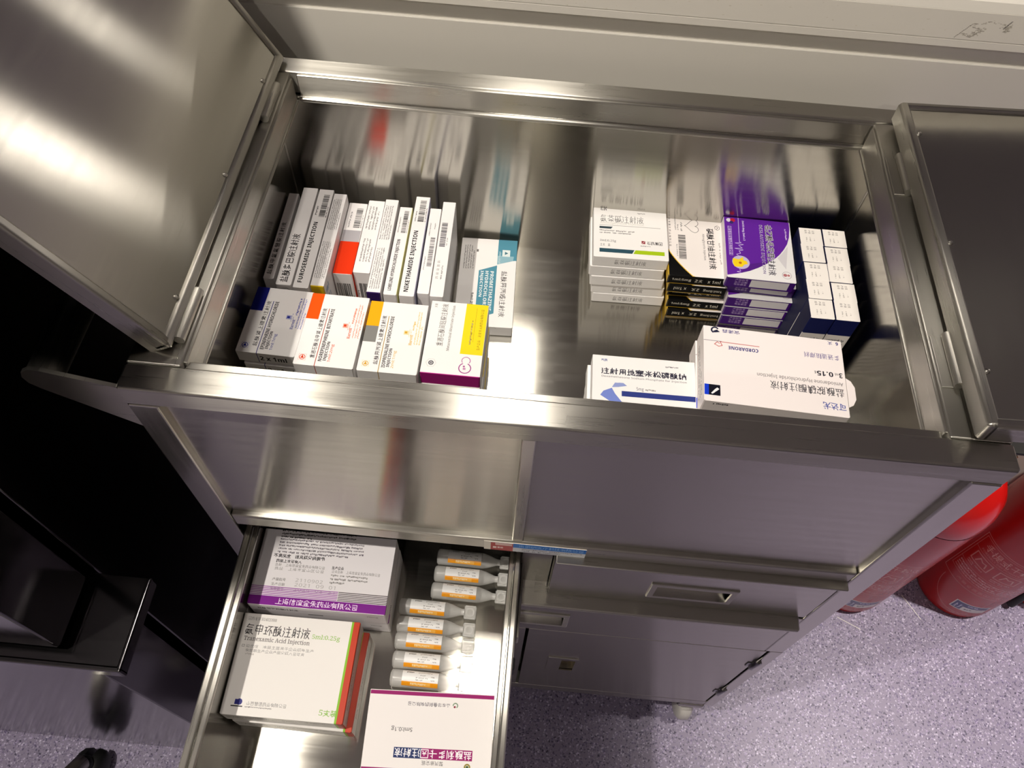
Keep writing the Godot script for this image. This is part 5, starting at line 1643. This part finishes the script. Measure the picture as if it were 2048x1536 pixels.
	D = 72.0
	e = 28.0
	sheet(W, D, e, Color(0.92, 0.905, 0.90))
	var magenta := Color(0.57, 0.02, 0.39)
	rect(0, 0.8, W, 3.4, magenta)
	ring(W * 0.69, 11.0, 2.0, 0.8, Color(0.45, 0.55, 0.45), PI, TAU + 0.8)
	disc(W * 0.685, 12.2, 0.9, Color(0.50, 0.12, 0.20))
	han("山东华鲁制药有限公司", W * 0.48, 11.2, W * 0.34, 3.2, Color(0.30, 0.29, 0.33), 180, 0.08)
	lat("5ml:0.1g", W * 0.285, 32.5, W * 0.165, 4.6, Color(0.27, 0.26, 0.27), 180)
	rect(W * 0.24, 47.5, W * 0.215, 8.6, Color(0.09, 0.17, 0.38))
	rect(W * 0.455, 47.5, W * 0.395, 8.6, magenta)
	han("盐酸利多卡因注射液", W * 0.545, 51.8, W * 0.60, 6.6, Color(0.95, 0.94, 0.95), 180, 0.12)
	han("聚丙烯安瓶", W * 0.545, 59.2, W * 0.17, 3.6, GREY, 180, 0.08)
	ring(W * 0.815, 61.0, 2.2, 1.2, Color(0.55, 0.50, 0.20))
	disc(W * 0.815, 61.0, 1.2, Color(0.25, 0.35, 0.2))
	rect(0, 64.5, W, 7.5, magenta)
	var lido := carton("medicine_box", 0.1135, 0.0285, 0.0720, 0.028, print_material())
	place(lido, Vector3(-0.0848, TRAY, 0.1475), 2.4, "white and magenta box lettered 5ml:0.1g upside down, in the drawer's right front")
	build_ampoules()

func build_ampoules():
	# label print, shared by all
	sheet(34.0, 15.0, 0.0, Color(0.92, 0.92, 0.915), 12.0)
	rect(0, 10.6, 34, 4.4, Color(0.92, 0.60, 0.06))
	rect(8, 11.2, 19, 3.2, Color(0.94, 0.70, 0.30))
	small_print(8.2, 11.0, 18.6, 3.6, 1, Color(0.96, 0.80, 0.52))
	small_print(4, 0.8, 9, 2.4, 1, INK)
	small_print(15, 0.8, 17, 2.4, 1, GREY)
	small_print(17, 3.8, 7, 2.0, 1, Color(0.6, 0.6, 0.6))
	small_print(13, 6.2, 12, 3.8, 2, GREY)
	small_print(27, 4.6, 6, 2.0, 1, GREY)
	small_print(27, 7.6, 6, 2.0, 1, GREY)
	var print_m := print_material(0.3, 0.5)
	var o := thing("ampoule", "", "ampoule")
	var lay_x := Transform3D(Basis(Vector3.BACK, -PI / 2), Vector3.ZERO)     # the lathe's axis along +x
	var r := 0.0081
	var st := begin()
	var prof := [Vector2(0, 0), Vector2(r * 0.80, 0.0), Vector2(r * 0.97, 0.0012), Vector2(r, 0.0035), Vector2(r, 0.044), Vector2(r * 0.97, 0.0470), Vector2(r * 0.80, 0.0525), Vector2(r * 0.58, 0.0575), Vector2(r * 0.44, 0.0605), Vector2(r * 0.38, 0.0630), Vector2(r * 0.42, 0.0645), Vector2(0.0, 0.0652)]
	lathe(st, prof, 28, Transform3D(lay_x.basis, Vector3(0, r, 0)))
	put(st, "body", M.plastic, o)
	st = begin()
	cbox(st, Vector3(0.0640, r - 0.0016, -0.0068), Vector3(0.0765, r + 0.0016, 0.0068), 0.0012)
	lathe(st, [Vector2(0.0030, 0.0), Vector2(0.0046, 0.0), Vector2(0.0046, 0.0012), Vector2(0.0030, 0.0012)], 20, Transform3D(Basis.IDENTITY, Vector3(0.0702, r + 0.0015, 0)))
	for s in [-1, 1]:
		cbox(st, Vector3(0.0650, r + 0.0012, s * 0.0058 - 0.0008), Vector3(0.0758, r + 0.0026, s * 0.0058 + 0.0008), 0.0006)
	put(st, "twist_tab", M.plastic, o)
	st = begin()
	lathe(st, [Vector2(0.0, 0.0), Vector2(0.0030, 0.0), Vector2(0.0034, 0.0012), Vector2(0.0030, 0.0030), Vector2(0, 0.0030)], 16, Transform3D(lay_x.basis, Vector3(0.0615, r, 0)))
	put(st, "neck", M.plastic, o)
	# the label, a curved sheet on the upper side
	st = begin()
	for k in 12:
		var q := []
		var n := []
		var u := []
		for e in [[0.0112, k], [0.0452, k], [0.0452, k + 1], [0.0112, k + 1]]:
			var a := lerpf(deg_to_rad(-52), deg_to_rad(56), e[1] / 12.0)
			var d := Vector3(0, cos(a), sin(a))
			q.append(Vector3(e[0], r, 0) + d * (r + 0.00012))
			n.append(d)
			u.append(Vector2((e[0] - 0.0112) / 0.034, e[1] / 12.0))
		quad(st, q, n, u)
	put(st, "paper_label", print_m, o)
	var at := []
	for k in 3:
		at.append(Vector3(lerpf(-0.1010, -0.1025, k / 2.0), TRAY, lerpf(-0.0236, 0.0118, k / 2.0)))
	for k in 5:
		at.append(Vector3(lerpf(-0.1316, -0.1290, k / 4.0), TRAY, lerpf(0.0300, 0.0985, k / 4.0)))
	var labels := ["clear plastic ampoule with an orange striped label, rearmost in the drawer", "clear plastic ampoule with an orange striped label, middle of the rear three", "clear plastic ampoule with an orange striped label, front one of the rear three",
		"clear plastic ampoule with an orange striped label, rearmost of the front five", "clear plastic ampoule with an orange striped label, second of the front five from the rear", "clear plastic ampoule with an orange striped label, middle of the front five", "clear plastic ampoule with an orange striped label, next but one to the magenta box", "clear plastic ampoule with an orange striped label, beside the white and magenta box"]
	for k in 8:
		var c: Node3D = o if k == 0 else o.duplicate()
		if k > 0:
			c.name = numbered("ampoule", self)
			add_child(c)
		c.position = at[k]
		c.rotation_degrees = Vector3([0, 1.5, -1, 3, 6, -3, 2, 0][k], [-0.4, -0.2, -0.6, -0.3, 0.2, 0.4, 0.3, 0.0][k], 0)
		tag(c, labels[k], "ampoule", "ampoules in the open drawer")
